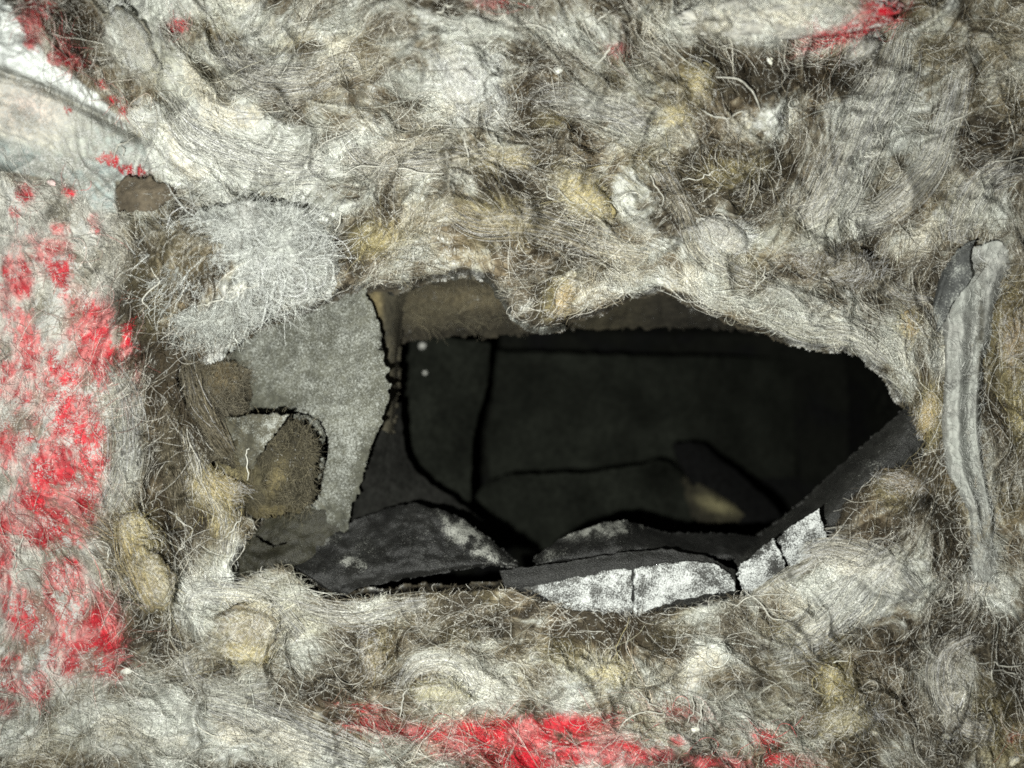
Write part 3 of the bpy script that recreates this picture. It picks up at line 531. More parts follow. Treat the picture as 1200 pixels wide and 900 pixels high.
# upright grey felt fold on the right
sf = cf(c(136,136,131), 0.62, [(1130,330,20,40,0,.2),(1122,440,14,90,0,.15),(1135,560,14,50,0,.3),(1150,420,4,140,0,-.45),(1165,340,10,30,0,-.3),(1108,440,5,120,0,-.5),(1140,620,14,40,0,-.25)], vn=.34, nscale=15, seed=41, tint=[(1150,450,5,130,0,c(70,68,60)),(1110,330,14,30,20,c(84,82,74)),(1155,630,18,30,0,c(112,106,92))])  # dark strip down the left edge paints the shadow in the gap
so, sg_ = sheet('felt_fold', [
  [(1098,372,2),(1108,330,-6),(1130,296,-14),(1160,284,-18),(1180,292,-14),(1192,310,-6)],
  [(1100,392,2),(1110,360,-10),(1128,336,-18),(1150,322,-13),(1166,326,-18),(1176,345,-8)],
  [(1112,430,2),(1112,420,-12),(1126,415,-21),(1139,412,-13),(1149,420,-18),(1156,430,-6)],
  [(1106,500,4),(1109,498,-10),(1122,492,-21),(1134,490,-12),(1144,495,-18),(1150,500,-6)],
  [(1113,555,4),(1116,552,-10),(1128,548,-20),(1139,545,-12),(1150,548,-17),(1154,552,-6)],
  [(1136,600,4),(1138,600,-10),(1144,598,-18),(1150,598,-11),(1160,600,-15),(1164,602,-4)],
  [(1140,650,4),(1141,650,-9),(1147,650,-15),(1155,650,-15),(1164,648,-10),(1172,646,-2)],
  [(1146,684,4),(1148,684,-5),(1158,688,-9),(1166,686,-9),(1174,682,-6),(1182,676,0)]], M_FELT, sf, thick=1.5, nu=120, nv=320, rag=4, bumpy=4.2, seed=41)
hairs_on(sg_, 1800, (5, 22), (.10, .2), c(160,161,156), so, 88, .35, .5)
tag(so, 'upright rolled fold of light grey felt at the right side', 'felt fold')
# small dark fold at its top left
o, _ = sheet('felt_scrap', [
  [(1098,345,-4),(1108,315,-12),(1124,292,-16),(1144,280,-18)],
  [(1092,372,-2),(1104,345,-14),(1118,318,-20),(1136,298,-22)],
  [(1096,396,2),(1106,376,-10),(1120,350,-18),(1140,326,-20)]], M_FELT, cf(c(70,71,70), 0.42, [(1110,330,12,30,20,-.1)], vn=.3, nscale=12, seed=43), so, thick=1.2, nu=50, nv=40, rag=2, bumpy=1.8, seed=43)

# fluffy grey triangular flap hanging over the felt panel
FLC = cf(c(152,154,148), 0.55, [(245,415,24,10,-35,.4),(320,365,60,8,-32,.3),(205,345,26,26,0,-.45),(215,300,40,40,0,-.1),(300,290,20,14,30,-.3)], vn=.4, nscale=20, seed=45)
fo, (fx_, fy_, fd_) = sheet('wool_flap', [
  [(165,300,-15),(215,262,-22),(285,236,-24),(345,246,-23),(392,285,-15)],
  [(168,330,-14),(220,300,-24),(285,285,-27),(345,285,-25),(396,310,-15)],
  [(176,355,-12),(222,340,-21),(280,335,-24),(335,325,-22),(396,328,-12)],
  [(198,382,-9),(228,372,-16),(270,366,-17),(320,352,-15),(384,349,-9)],
  [(214,402,-4),(232,398,-8),(256,396,-8),(292,380,-7),(330,362,-5)],
  [(232,424,-2),(238,427,-3),(246,427,-3),(262,415,-3),(286,392,-3)]], M_WOOL, FLC, thick=1.6, nu=140, nv=140, rag=6, bumpy=6.5, seed=45)
tag(fo, 'fluffy pale grey triangular flap hanging over the top of the grey felt', 'wool flap')
hairs_on((fx_[:-26, 8:-8], fy_[:-26, 8:-8], fd_[:-26, 8:-8]), 4600, (10, 34), (.09, .2), c(158,160,154), fo, -32, .40, 1.2, curl=1.6)
hairs_on([g[6:-76, 20:-24] for g in (fx_, fy_, fd_)], 520, (36, 90), (.10, .22), c(184,186,182), fo, -32, .45, 2.6, curl=2.6, k=16, name='long_fuzz')
hairs_on((fx_[:-14, 6:-6], fy_[:-14, 6:-6], fd_[:-14, 6:-6]), 1500, (10, 36), (.12, .24), c(96,94,86), fo, None, .4, 1.0)

# pocket: dark brown wool bulge with a leaf of felt in front of the felt panel
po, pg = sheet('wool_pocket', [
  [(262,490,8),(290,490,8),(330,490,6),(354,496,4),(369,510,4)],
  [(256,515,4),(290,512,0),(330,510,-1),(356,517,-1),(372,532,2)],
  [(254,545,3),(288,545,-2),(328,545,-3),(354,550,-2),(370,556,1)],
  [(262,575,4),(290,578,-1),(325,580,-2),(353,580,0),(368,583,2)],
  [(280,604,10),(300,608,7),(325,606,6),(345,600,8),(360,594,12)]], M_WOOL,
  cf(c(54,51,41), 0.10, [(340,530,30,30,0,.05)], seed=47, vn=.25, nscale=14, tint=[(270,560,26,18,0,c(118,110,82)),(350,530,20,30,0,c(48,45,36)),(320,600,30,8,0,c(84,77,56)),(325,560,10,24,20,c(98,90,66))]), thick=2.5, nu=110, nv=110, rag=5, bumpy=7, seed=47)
tag(po, 'dark brown wool bulge with rounded top standing against the grey felt', 'wool bulge')
hairs_on([g[8:-12, 8:-8] for g in pg], 1200, (10, 30), (.10, .2), c(80,75,60), po, 60, .7, .4)
lo_, _ = sheet('felt_leaf', [
  [(262,489,0),(285,486,-6),(310,485,-10),(338,487,-13)],
  [(266,505,-1),(284,508,-4),(303,508,-10),(322,506,-14)],
  [(274,528,-1),(286,530,-4),(297,530,-8),(308,526,-11)],
  [(284,546,0),(289,548,-2),(293,549,-3),(297,548,-3)]], M_FELT, cf(c(74,72,62), 0.34, [(318,500,10,26,35,.3)], vn=.25, nscale=12, seed=49), thick=1.1, nu=60, nv=60, rag=3.5, bumpy=3, seed=49)
tag(lo_, 'small pointed felt leaf folded down over the brown wool bulge', 'felt leaf')
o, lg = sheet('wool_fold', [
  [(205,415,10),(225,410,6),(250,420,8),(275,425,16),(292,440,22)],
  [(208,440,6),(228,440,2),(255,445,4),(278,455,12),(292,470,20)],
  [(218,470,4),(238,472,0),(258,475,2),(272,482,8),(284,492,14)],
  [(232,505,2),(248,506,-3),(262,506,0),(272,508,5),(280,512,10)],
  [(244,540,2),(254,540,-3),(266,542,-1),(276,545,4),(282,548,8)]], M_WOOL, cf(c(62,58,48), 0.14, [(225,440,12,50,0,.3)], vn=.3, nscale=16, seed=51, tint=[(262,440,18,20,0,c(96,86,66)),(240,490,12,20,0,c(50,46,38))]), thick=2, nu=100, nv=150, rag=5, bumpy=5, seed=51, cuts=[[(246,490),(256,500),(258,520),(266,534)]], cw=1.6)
tag(o, 'shaded brown wool fold below the tip of the fluffy flap', 'wool fold')
hairs_on([g[6:-8, 6:-6] for g in lg], 1400, (10, 30), (.10, .2), c(92,87,74), o, None, .4, .6)
# shallow dark lining under bulge, lower left corner
o, _ = sheet('lining_scrap', [
  [(270,600,24),(310,602,22),(350,600,22),(400,592,26)],
  [(268,640,18),(300,636,14),(345,628,16),(400,615,24)],
  [(272,668,12),(300,662,8),(332,655,8),(385,640,20)],
  [(280,690,12),(310,680,10),(345,668,10),(390,655,20)]], M_DARK, cf(c(44,43,35), 0.22, [(285,640,12,20,0,.2)], seed=53), thick=1.2, nu=60, nv=50, rag=3, bumpy=4, seed=53, cuts=[[(282,640),(276,656),(280,674)],[(300,628),(320,640),(335,636)]], cw=2.0)
tag(o, 'crumpled dark lining scrap in the lower left corner of the hole', 'lining scrap')

# ------------------------------------------------------------------ the cavity
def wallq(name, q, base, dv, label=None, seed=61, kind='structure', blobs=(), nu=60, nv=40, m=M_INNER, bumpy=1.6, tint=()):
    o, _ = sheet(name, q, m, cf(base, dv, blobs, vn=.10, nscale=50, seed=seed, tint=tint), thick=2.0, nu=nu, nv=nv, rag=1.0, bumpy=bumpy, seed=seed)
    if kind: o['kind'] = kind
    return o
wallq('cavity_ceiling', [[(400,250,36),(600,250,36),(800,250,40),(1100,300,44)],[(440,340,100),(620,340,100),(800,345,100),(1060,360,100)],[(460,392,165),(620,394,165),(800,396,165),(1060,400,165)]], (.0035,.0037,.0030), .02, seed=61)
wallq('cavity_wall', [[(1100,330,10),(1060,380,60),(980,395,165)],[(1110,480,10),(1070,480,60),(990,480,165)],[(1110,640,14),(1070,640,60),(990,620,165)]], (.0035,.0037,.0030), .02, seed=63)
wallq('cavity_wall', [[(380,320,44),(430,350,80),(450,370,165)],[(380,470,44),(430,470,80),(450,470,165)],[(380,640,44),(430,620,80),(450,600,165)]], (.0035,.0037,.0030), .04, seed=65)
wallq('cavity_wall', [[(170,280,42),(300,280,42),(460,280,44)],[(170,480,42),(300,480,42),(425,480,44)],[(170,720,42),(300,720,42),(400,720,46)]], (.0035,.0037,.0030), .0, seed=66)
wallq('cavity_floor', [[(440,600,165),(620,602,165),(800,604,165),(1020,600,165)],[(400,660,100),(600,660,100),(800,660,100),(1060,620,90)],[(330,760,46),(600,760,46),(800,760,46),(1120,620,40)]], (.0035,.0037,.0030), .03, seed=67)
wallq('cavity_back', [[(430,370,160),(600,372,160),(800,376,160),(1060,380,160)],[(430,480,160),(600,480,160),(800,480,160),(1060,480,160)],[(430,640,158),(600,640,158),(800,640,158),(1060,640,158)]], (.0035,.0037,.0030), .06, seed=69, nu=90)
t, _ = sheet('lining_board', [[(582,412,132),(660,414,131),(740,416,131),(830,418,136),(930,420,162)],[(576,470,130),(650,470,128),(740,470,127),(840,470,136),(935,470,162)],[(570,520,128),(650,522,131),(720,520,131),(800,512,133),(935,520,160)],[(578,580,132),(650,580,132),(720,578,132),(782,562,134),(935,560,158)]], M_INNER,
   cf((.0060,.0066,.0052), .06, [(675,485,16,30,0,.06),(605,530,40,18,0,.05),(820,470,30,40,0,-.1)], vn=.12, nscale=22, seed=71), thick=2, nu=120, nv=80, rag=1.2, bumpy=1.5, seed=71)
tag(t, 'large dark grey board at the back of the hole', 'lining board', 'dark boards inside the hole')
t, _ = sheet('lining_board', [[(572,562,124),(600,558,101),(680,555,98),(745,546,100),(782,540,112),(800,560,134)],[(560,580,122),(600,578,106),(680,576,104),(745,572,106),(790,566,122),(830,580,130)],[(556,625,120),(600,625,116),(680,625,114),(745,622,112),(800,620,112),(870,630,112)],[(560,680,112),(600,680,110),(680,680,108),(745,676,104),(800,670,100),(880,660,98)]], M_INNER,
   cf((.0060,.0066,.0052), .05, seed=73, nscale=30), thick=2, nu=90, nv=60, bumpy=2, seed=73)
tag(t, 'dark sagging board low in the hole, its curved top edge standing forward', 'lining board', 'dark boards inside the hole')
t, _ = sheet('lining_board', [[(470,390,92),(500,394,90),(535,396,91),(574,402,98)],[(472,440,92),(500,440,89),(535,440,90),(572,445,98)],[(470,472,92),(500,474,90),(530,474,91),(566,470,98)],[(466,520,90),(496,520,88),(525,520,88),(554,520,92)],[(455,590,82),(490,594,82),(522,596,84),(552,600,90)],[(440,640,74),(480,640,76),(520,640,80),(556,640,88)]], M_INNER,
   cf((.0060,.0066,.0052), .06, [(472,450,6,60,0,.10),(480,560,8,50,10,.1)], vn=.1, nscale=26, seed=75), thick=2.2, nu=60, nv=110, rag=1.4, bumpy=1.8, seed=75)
tag(t, 'upright dark board inside the hole beside the felt edge', 'lining board', 'dark boards inside the hole')
t, _ = sheet('shadow_strip', [[(788,520,112),(806,518,112),(822,520,114)],[(800,552,108),(836,545,108),(862,552,110)],[(828,590,104),(866,585,102),(905,590,106)],[(858,615,102),(888,612,100),(918,610,104)]], M_INNER, cf((.001,.001,.001), .0, seed=77), thick=3, nu=30, nv=50, bumpy=1.2, seed=77)  # black strip added where only a slanting shadow lies
tag(t, 'black strip standing in for a shadow slanting down behind the lower rim near the lit wool scrap', 'shadow strip')
t, g_ = sheet('wool_scrap', [[(800,562,118),(806,562,116),(814,564,115),(822,568,116)],[(802,572,110),(818,568,107),(834,574,106),(850,582,107)],[(806,592,106),(824,592,102),(846,592,100),(868,598,102)],[(812,608,104),(830,612,102),(852,612,101),(876,608,104)]], M_WOOL,
   cf(c(38,36,28), .05, seed=79, tint=[(840,592,22,8,20,c(84,80,60))]), thick=3, nu=50, nv=50, rag=3, bumpy=3, seed=79)
tag(t, 'small lit greenish wool scrap deep in the hole', 'wool scrap')

# ------------------------------------------------------------------ loose pieces
def lump(name, cx, cy, h, rx, ry, ang, rz, colf, m, seed, parent=None, n=34):
    """irregular solid lump resting on the surface"""
    u, v = np.meshgrid(np.linspace(0, 2 * np.pi, n * 2, endpoint=False), np.linspace(0, np.pi, n))
    x = np.cos(u) * np.sin(v); y = np.sin(u) * np.sin(v); z = np.cos(v)
    r = 1 + .28 * fbm(x * 40 + 90 * z, y * 40 + 60 * z, 34, 500 + seed, 3) + .10 * fbm(x * 40 + 50 * z, y * 40 - 70 * z, 9, 520 + seed, 2)
    c_, s_ = math.cos(math.radians(ang)), math.sin(math.radians(ang))
    X_ = cx + (x * rx * c_ - y * ry * s_) * r; Y_ = cy + (x * rx * s_ + y * ry * c_) * r; Z_ = -h - z * rz * r
    V = P(X_, Y_, Z_); I = np.arange(V[..., 0].size).reshape(n, 2 * n); J = np.roll(I, -1, 1)
    F = np.stack([I[:-1], J[:-1], J[1:], I[1:]], -1).reshape(-1, 4)
    return meshobj(name, V, F, m, colf(X_, Y_), parent)
for k, (cx, cy, rx, ry, an, rz, rgb, dv, lab) in enumerate(TUFTS):
    b0 = (c(*rgb) * .55 + c(146,141,124) * .45) * .82; h = TH0[k] - rz * .2; rz = rz * .75
    t = lump('wool_tuft', cx, cy, h, rx * .95, ry * .95, an, rz, cf(b0 * .9, dv, seed=600 + k, nscale=14, vn=.2, tint=[(cx - rx * .4, cy + ry * .3, rx * .6, ry * .5, an, b0 * .55)]), M_WOOL, k)
    tag(t, lab, 'wool tuft', 'clumps of wool standing out of the mat')
    n = int(26 * (rx + ry)); a = rng.uniform(0, 2 * np.pi, n); q = np.sqrt(rng.random(n)) * (0.98 + .28 * np.sin(a * 2 + k) + .16 * np.sin(a * 5 + 2 * k))
    c_, s_ = math.cos(math.radians(an)), math.sin(math.radians(an)); 
    sx = cx + (np.cos(a) * rx * q * c_ - np.sin(a) * ry * q * s_); sy = cy + (np.cos(a) * rx * q * s_ + np.sin(a) * ry * q * c_)
    kk = 8; ang = samp(TH, sx, sy) * 0 + np.arctan2(samp(SN, sx, sy), samp(CT, sx, sy)) + rng.normal(0, .35, n) + np.pi * (rng.random(n) < .5); ln = rng.uniform(.3, .9, n) * max(min(rx, 30), 14); cu = rng.normal(0, .8, n)
    px = np.zeros((n, kk)); py = np.zeros((n, kk)); x = sx - np.cos(ang) * ln * .5; y = sy - np.sin(ang) * ln * .5
    for i in range(kk):
        px[:, i] = x; py[:, i] = y; ang = ang + cu / kk; x = x + np.cos(ang) * ln / kk; y = y + np.sin(ang) * ln / kk
    uu = ((px - cx) * c_ + (py - cy) * s_) / rx; vv = (-(px - cx) * s_ + (py - cy) * c_) / ry
    top = h + rz * np.sqrt(np.clip(1.12 - uu ** 2 - vv ** 2, 0, 2)); ph = np.maximum(top, samp(HF, px, py)) + 0.5 + np.abs(rng.normal(0, .7, n))[:, None]
    cc = b0 * np.exp(rng.normal(.0, .28, (n, 1))); cc = cc + (samp(RGBA[..., :3], sx, sy) - cc) * np.clip(q * 1.3 - .45, 0, .9)[:, None]; cc = np.where(rng.random((n, 1)) < .25 + .4 * dv, cc * .5 + .3, cc)
    hairobj('tuft_fibres', P(px, py, -ph), rng.uniform(.12, .26, n) * S, np.clip(cc, .01, .8), t)

# white crumbly lump with a red edge, top right
t = lump('plaster_lump', 925, 14, Hat(925, 14) - 5, 112, 27, -4, 13, cf(c(150,148,140), .55, [(900,30,50,20,0,-.2)], seed=701, nscale=20, vn=.3, tint=[(1035,12,26,22,0,c(170,24,40)),(985,36,50,6,-16,c(170,24,40)),(1040,34,20,10,0,c(92,44,38))]), M_WOOL, 71, n=80)
tag(t, 'crumbly white lump with a red painted edge at the top right', 'lump')
t, _ = sheet('board_flake', [[(a_, b_, d_ + 22 - Hat(170, 228) - 1.2) for a_, b_, d_ in r_] for r_ in [[(137,226,-22),(146,211,-23),(166,207,-23),(180,212,-22)],[(137,236,-22),(152,226,-24),(172,222,-24),(194,218,-22)],[(140,249,-21),(158,246,-22),(184,245,-22),(207,225,-20)]]], M_WOOL, cf(c(82,75,64), .24, seed=703, nscale=10), thick=1.5, nu=50, nv=40, rag=5, bumpy=2.5, seed=703)
tag(t, 'flat dark brown flake beside the teal grey end of the creased sheet', 'flake')
def flake(cx, cy, r, rgb, label, seed, ang):
    h = Hat(cx, cy) + 1.5
    t = lump('dust_crumb', cx, cy, h, r, r * .7, ang, r * .3, cf(c(*rgb), .5, seed=seed), M_WOOL, seed, n=12); tag(t, label, 'crumb', 'loose crumbs on the wool')
for a in [(60,214,5,(226,190,186),'small pink crumb on the painted side below the creased sheet',11,20),(148,786,7,(214,212,200),'white crumb at the lower corner of the red paint',12,-10),(654,82,6,(180,180,172),'white crumb right of the bright fluffy lump at the top',13,0),(1024,858,6,(196,190,170),'pale crumb under the yellow clumps at lower right',14,40),(1190,893,8,(198,192,170),'pale crumb in the bottom right corner',15,-40),(902,70,5,(214,208,192),'small white crumb below the red edged lump at the top',16,70),(815,855,5,(216,214,200),'white crumb in the fuzz over the red paint, right of centre',17,0)]: flake(*a)
for cx, cy, r, d, lab in [(495,405,3.6,89,'larger white bead stuck on the upright dark board'),(498,437,2.2,89,'smaller white bead below the larger one on the dark board')]:
    t = lump('foam_bead', cx, cy, -d, r, r * 1.1, 10, r * .45, lambda x, y: np.ones(x.shape + (4,)) * .6, M_BEAD, int(cx), n=12); tag(t, lab, 'bead', 'white beads in the hole')

# single thick strands lying loose
def tube(name, pts, r, m, seed):
    A = crm(np.array(pts, float)[:, None, :], 36)[:, 0]; t = np.linspace(0, 1, 36)
    A[:, :2] += np.stack([fbm(t * 60, t * 0 + seed, 14, 800 + seed % 40, 2), fbm(t * 60, t * 0 + seed + 9, 14, 820 + seed % 40, 2)], -1) * 3.0
    V = P(A[:, 0], A[:, 1], -A[:, 2]); T = np.gradient(V, axis=0); T /= np.linalg.norm(T, axis=1, keepdims=True)
    B = np.cross(T, [0, 1, 0]); B /= np.linalg.norm(B, axis=1, keepdims=True) + 1e-9; N_ = np.cross(T, B)
    rr = r * S * (0.35 + 0.65 * np.sin(np.pi * np.clip(t * .9 + .08, 0, 1)) ** .5); a = np.linspace(0, 2 * np.pi, 6, endpoint=False)
    Q = V[:, None] + rr[:, None, None] * (np.cos(a)[None, :, None] * B[:, None] + np.sin(a)[None, :, None] * N_[:, None])
    I = np.arange(36 * 6).reshape(36, 6); J = np.roll(I, -1, 1); F = np.stack([I[:-1], J[:-1], J[1:], I[1:]], -1).reshape(-1, 4)
    return meshobj(name, Q, F, m)
STR = [
 ([(535,143),(543,165),(547,192)],1.3,'straight pale strand hanging from the bright white lump'),
 ([(577,155),(581,162),(583,170)],1.4,'short white strand right under the bright white lump'),
 ([(640,218),(647,233),(667,245),(690,256),(722,248)],1.1,'white looping strand under the large yellow clump'),
 ([(641,218),(655,222),(672,236),(690,250)],.9,'thin strand doubling back over the large yellow clump'),
 ([(750,190),(767,217),(778,233),(777,250)],1.0,'curved strand right of the large yellow clump'),
 ([(840,92),(867,95),(883,107),(892,128)],1.4,'thick hooked strand at the upper right of the ring curl'),
 ([(822,128),(840,137),(862,135),(876,128)],1.2,'pale strand closing the lower side of the ring curl'),
 ([(472,838),(471,820),(480,807),(494,805)],1.3,'hook shaped pale strand standing over the red paint, left of centre'),
 ([(440,822),(452,830),(468,832)],.9,'short strand left of the hook shaped one'),
 ([(963,800),(965,782),(977,775),(994,777)],1.1,'arched strand over the narrow yellow clump at lower right'),
 ([(207,600),(213,612),(224,620),(226,633)],1.1,'wavy strand on the left wool beside the golden clump'),
 ([(284,607),(273,621),(252,638)],1.1,'pale strand slanting down from the dark bulge at left'),
 ([(400,203),(433,195),(467,197),(500,203),(560,206)],1.0,'long thin strand running across left of the yellow clumps'),
 ([(130,184),(142,168),(155,161)],1.2,'pale strand lying on the creased sheet end'),
 ([(142,168),(144,178),(145,184)],.8,'short side strand on the creased sheet end'),
 ([(727,854),(745,840),(758,834),(775,836),(777,841)],1.1,'bent strand over the red paint near the bottom centre'),
 ([(898,313),(895,327),(884,336)],.9,'fine strand above the hole, under the whitish lump'),
 ([(1081,562),(1078,570),(1075,577)],1.1,'short white strand on the rusty mound'),
 ([(289,560),(290,540),(294,520)],1.0,'upright strand crossing the tip of the felt leaf'),
 ([(218,632),(213,640),(208,646)],.9,'short strand over the brown yellow lock'),
 ([(690,35),(705,20),(730,8)],1.3,'blurred strand at the top, right of centre'),
 ([(695,78),(712,62),(718,54)],1.4,'pale twig like strand ending at the small red spot'),
 ([(230,360),(250,352),(272,342)],1.2,'thick strand on the left part of the fluffy flap'),
 ([(268,352),(284,342),(305,330)],1.2,'thick strand on the middle of the fluffy flap'),
 ([(180,312),(184,330),(170,352),(176,362)],1.1,'looped strand at the left edge of the fluffy flap'),
 ([(284,246),(296,262),(312,278)],1.0,'strand slanting down the top of the fluffy flap'),
 ([(396,245),(402,252),(394,270),(388,282)],1.0,'bent strand between the fluffy flap and upper lip'),
 ([(800,212),(822,207),(840,200)],1.0,'straight yellowish strand on the brown wool above the hole'),
 ([(826,237),(838,224),(848,215)],.9,'short curved strand beside the whitish lump'),
 ([(1160,192),(1172,188),(1200,184),(1230,188)],1.1,'long strand arching at the upper right edge'),
 ([(1100,150),(1130,135),(1165,122),(1200,118)],1.0,'long faint strand crossing the upper right corner'),
 ([(925,695),(880,700),(850,720)],.9,'strand leaving the dusty strip toward the lower right'),
 ([(870,690),(890,708),(915,726),(935,732)],1.0,'strand trailing below the broken white pieces'),
 ([(1162,690),(1163,650),(1143,640),(1142,600)],1.2,'edge strand along the foot of the felt fold'),
 ([(1145,780),(1170,778),(1200,780)],1.1,'horizontal strand at the right edge, low down'),
 ([(1162,797),(1165,788),(1175,785),(1188,790)],1.0,'small hooked strand under the horizontal one'),
 ([(30,615),(24,640),(12,672)],1.0,'pale strand on the painted side, left edge'),
 ([(118,640),(126,648),(127,658)],1.0,'hook strand right of the red paint'),
 ([(815,852),(822,830),(826,818)],1.3,'blurred strand pair standing above the bottom, left one'),
 ([(806,848),(812,832),(814,818)],1.1,'thin strand standing above the bottom beside a crumb'),
 ([(745,805),(760,822),(778,832)],.9,'thin strand leaving the cream yellow clump'),
 ([(1020,640),(1015,650),(1002,655)],.9,'small bent strand on the fuzz under the rusty mound'),
 ([(530,5),(518,10),(512,14)],1.3,'pale strand over the dark gap at the top'),
 ([(490,38),(505,30),(524,28)],1.1,'pale strand left of the top dark gap'),
 ([(600,35),(615,30),(632,32),(648,40)],1.1,'blurred arc strand at the top centre'),
]
for k, (pts, r, lab) in enumerate(STR):
    q = np.array(pts, float); hh = np.array([Hat(a, b) for a, b in pts]); hh = np.maximum(hh, hh.mean() - 2) + 2.2 + 2.2 * np.sin(np.linspace(0, np.pi, len(q)))
    if 160 < q[:, 0].mean() < 320 and 240 < q[:, 1].mean() < 400: hh = np.maximum(hh, 22)
    if q[0, 0] == 289: hh[:] = 8
    tag(tube('loose_strand', np.c_[q, hh], r * .62, M_STRAND, k), lab, 'fibre strand', 'thick single fibres lying loose')

def lock(path, width, n, colr, label, rise=5.0, frac=(.10, .45), bright=.30, dark=.22, own=0):
    n = int(n * .95); rise = rise * .6
    """a combed lock: many long fibres running together along one curved path"""
    q = np.array(path, float); A = crm(q[:, None, :], 160)[:, 0]; T = np.gradient(A, axis=0); T /= np.linalg.norm(T, axis=1, keepdims=True) + 1e-9
    Nn = np.c_[-T[:, 1], T[:, 0]]; k = 16
    # core: low ridged body under the fibres
    tt = np.linspace(0.08, .92, 80); ii = (tt * 159).astype(int); uu = np.linspace(-1, 1, 22)
    wd = width * (0.55 + 0.45 * np.sin(np.pi * (tt * .9 + .05)) ** .7)
    cx_ = A[ii, 0][:, None] + Nn[ii, 0][:, None] * uu[None] * wd[:, None] * .6; cy_ = A[ii, 1][:, None] + Nn[ii, 1][:, None] * uu[None] * wd[:, None] * .6
    base = samp(HF, cx_, cy_); cen = samp(HF, A[ii, 0], A[ii, 1]); cen = np.convolve(np.pad(cen, 12, 'edge'), np.ones(25) / 25, 'valid')
    dome = np.sqrt(np.clip(1 - uu ** 2, 0, 1))[None] * (np.sin(np.pi * (tt - .08) / .84) ** .5)[:, None]
    str_ = fbm(uu[None] * 40 + 6 * fbm(tt * 40, tt * 0, 30, 7, 2)[:, None], tt[:, None] * 30 + uu[None] * 0, 9, int(path[0][0]), 2)
    hh = np.where(dome > 0, base * .5 + cen[:, None] * .5, base) - 2.0 + dome * rise + .9 * str_ * dome
    hh = np.where(dome < .25, np.minimum(hh, base - 1.5), hh)
    rg = np.concatenate([np.clip(mix(samp(RGBA[..., :3], cx_, cy_), np.broadcast_to(np.array(colr), cx_.shape + (3,)), .5 + .5 * own + 0 * cx_) * (0.75 + .35 * str_[..., None]), .01, .7), np.full(hh.shape + (1,), .3)], -1)
    o = gridobj('wool_lock', P(cx_, cy_, -hh), rg, M_WOOL); tag(o, label, 'wool lock', 'long combed locks of wool')
    t0 = rng.random(n) * (1 - frac[0]) ; t1 = np.minimum(t0 + rng.uniform(*frac, n), 1); u = np.clip(rng.normal(0, .7, n), -2.2, 2.2)
    t = t0[:, None] + (t1 - t0)[:, None] * np.linspace(0, 1, k)[None]; j = (t * 159).astype(int)
    w_ = width * (0.55 + 0.45 * np.sin(np.pi * (t * .9 + .05)) ** .7)
    off = (u[:, None] + .42 * rng.normal(0, 1, (n, 1)) * np.sin(np.pi * 2 * (t - rng.random((n, 1))) * rng.uniform(.5, 1.5, (n, 1)))) * w_
    off = off + width * .35 * (t - t.mean(1, keepdims=True)) * rng.normal(0, 2.2, (n, 1))
    px = A[j, 0] + Nn[j, 0] * off; py = A[j, 1] + Nn[j, 1] * off
    px += (T[j, 0] * (t * 159 - j)) * np.linalg.norm(A[1] - A[0]); py += (T[j, 1] * (t * 159 - j)) * np.linalg.norm(A[1] - A[0])
    dm = np.sqrt(np.clip(1 - np.clip(np.abs(off / w_), 0, 1) ** 2, 0, 1)) * np.sin(np.pi * t) ** .5
    ph = np.maximum(np.interp(t, tt, cen) * .5 + samp(HF, px, py) * .5 - 2 + dm * rise * .85, samp(HF, px, py) - .3) + .6 + np.abs(rng.normal(0, .8, n))[:, None]
    cc = (np.array(colr) * (.6 + .4 * own) + .4 * (1 - own) * samp(RGBA[..., :3], px[:, 8], py[:, 8])) * np.exp(rng.normal(.05, .28, (n, 1))); cc = np.where(rng.random((n, 1)) < bright * (1 - .8 * own), cc * .4 + .28, cc); cc = np.where(rng.random((n, 1)) < dark, cc * .4, cc)
    hairobj('lock_fibres', P(px, py, -ph), rng.uniform(.14, .32, n) * S, np.clip(cc, .01, .8), o)
PG, BG = c(164,162,152), c(132,126,110)
DB = c(60,56,46)
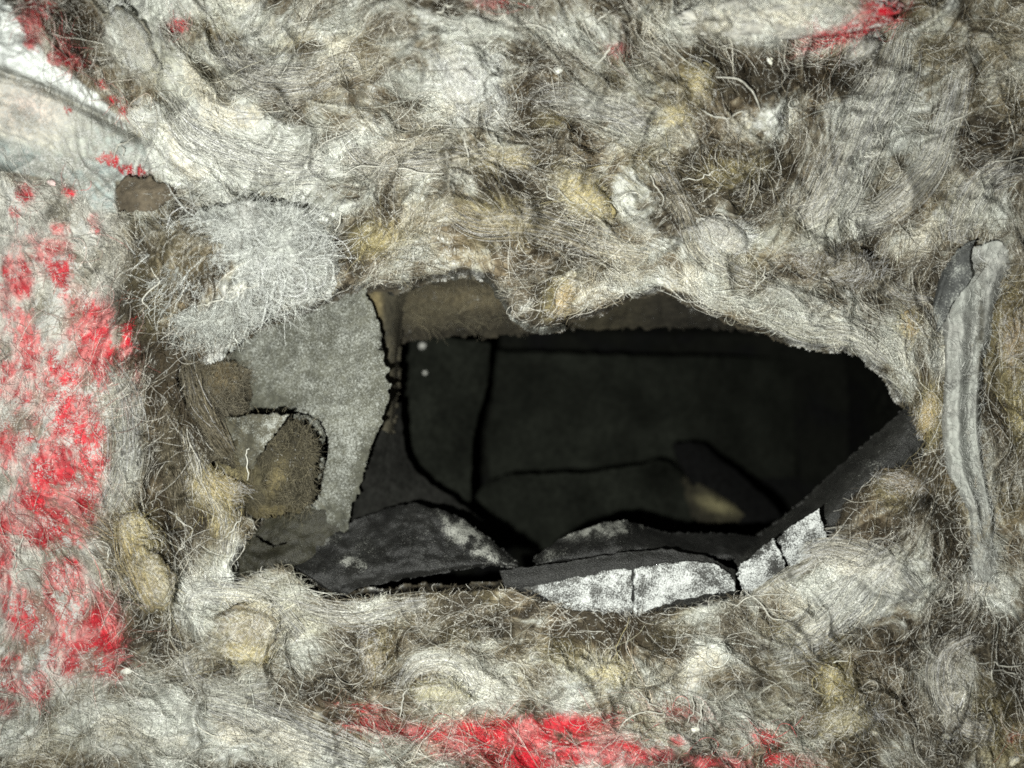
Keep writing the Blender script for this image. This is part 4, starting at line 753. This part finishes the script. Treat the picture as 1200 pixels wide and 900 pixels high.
for a in [
 ([(222,428),(232,468),(250,500),(270,532)],8,320,c(86,80,66),'brown lock left of the felt leaf',4,(.15,.45),.2,.2,1),
 ([(236,548),(250,572),(262,600),(258,632)],12,420,c(134,124,92),'golden brown lock under the felt leaf',4,(.15,.45),.2,.25,1),
 ([(205,470),(196,520),(206,570),(214,620)],11,420,c(92,86,72),'dark brown lock right of the grey one, beside the pale lumps',4,(.15,.45),.15,.25,1),
 ([(1062,20),(1040,90),(1008,150),(968,235),(940,262)],20,900,PG,'long pale lock running from the red edged lump down toward the hole',7),
 ([(1130,70),(1112,140),(1088,200),(1040,248),(1000,262)],14,700,PG,'pale lock curving down beside the longest one at the upper right',6),
 ([(1210,190),(1160,205),(1130,250),(1122,285)],16,600,PG,'pale lock bending over the top of the felt fold',6),
 ([(900,372),(950,388),(1000,392),(1040,424)],10,450,c(150,146,132),'lock along the rim at the upper right corner of the hole',4),
 ([(520,240),(560,262),(620,262),(700,285),(760,300)],12,500,c(150,142,122),'brownish lock under the large yellow clump',5),
 ([(400,150),(430,190),(500,190),(570,176)],13,500,c(160,156,144),'light lock left of the dull yellow clump',5),
 ([(512,50),(530,85),(548,120),(545,150)],13,450,c(184,185,180),'white wispy lock on the left of the bright lump at the top',5),
 ([(590,48),(572,88),(588,125),(566,150)],12,420,c(184,185,180),'white wispy lock on the right of the bright lump at the top',5),
 ([(250,40),(290,85),(350,95),(420,70)],18,600,c(176,174,164),'broad light lock across the upper left wool',6),
 ([(190,110),(230,160),(300,190),(380,196)],16,600,c(184,182,172),'light lock on the bright patch above the fluffy flap',4),
 ([(610,120),(660,118),(720,130),(760,150)],14,450,c(162,160,150),'pale matted lock right of the white fluffy lump',5),
 ([(770,180),(800,240),(830,300),(900,335)],9,350,c(146,140,124),'thin lock sweeping down beside the whitish lump',5),
 ([(145,600),(158,650),(176,690),(184,716)],13,500,c(146,132,98),'tapering brown yellow lock on the left wool',6),
 ([(215,735),(225,700),(262,696),(310,705),(352,745)],9,650,PG,'white lock curled round the top of the brown clump at lower left',8),
 ([(215,740),(222,790),(262,812),(320,806)],9,450,c(150,148,138),'grey lock curled under the brown clump at lower left',6),
 ([(880,700),(910,682),(945,662),(975,636)],5,300,c(140,138,126),'thin lock hugging the slanting pair of white pieces',2),
 ([(330,700),(400,722),(450,716),(500,706)],9,450,c(158,156,146),'light lock just below the black flap',4),
 ([(460,820),(490,782),(535,780),(560,810)],9,450,PG,'pale lock arching over the flat cream clump',6),
 ([(900,765),(960,740),(1010,690),(1050,655)],20,1000,c(170,170,162),'broad frosty lock right of the broken white pieces',7),
 ([(935,655),(975,645),(1030,660),(1075,700)],14,700,PG,'frosty lock arching above the broad one',6),
 ([(1150,745),(1112,765),(1105,810),(1130,850),(1165,862)],12,700,c(160,156,144),'pale lock bent like a hook at the lower right',8),
 ([(225,820),(290,836),(350,862),(430,892)],18,800,c(150,148,138),'grey lock slanting down at the bottom left',6),
 ([(1040,280),(1030,320),(1060,350),(1092,352)],9,350,c(146,140,124),'short brownish lock left of the dark felt scrap',5),
 ([(120,420),(148,470),(150,540),(128,600)],14,600,c(138,137,128),'grey lock between the red paint and the dark bulge',4),
 ([(215,500),(236,560),(262,606),(262,650)],8,350,c(150,146,132),'thin light lock along the left rim of the hole',4),
]:
    lock(*a)
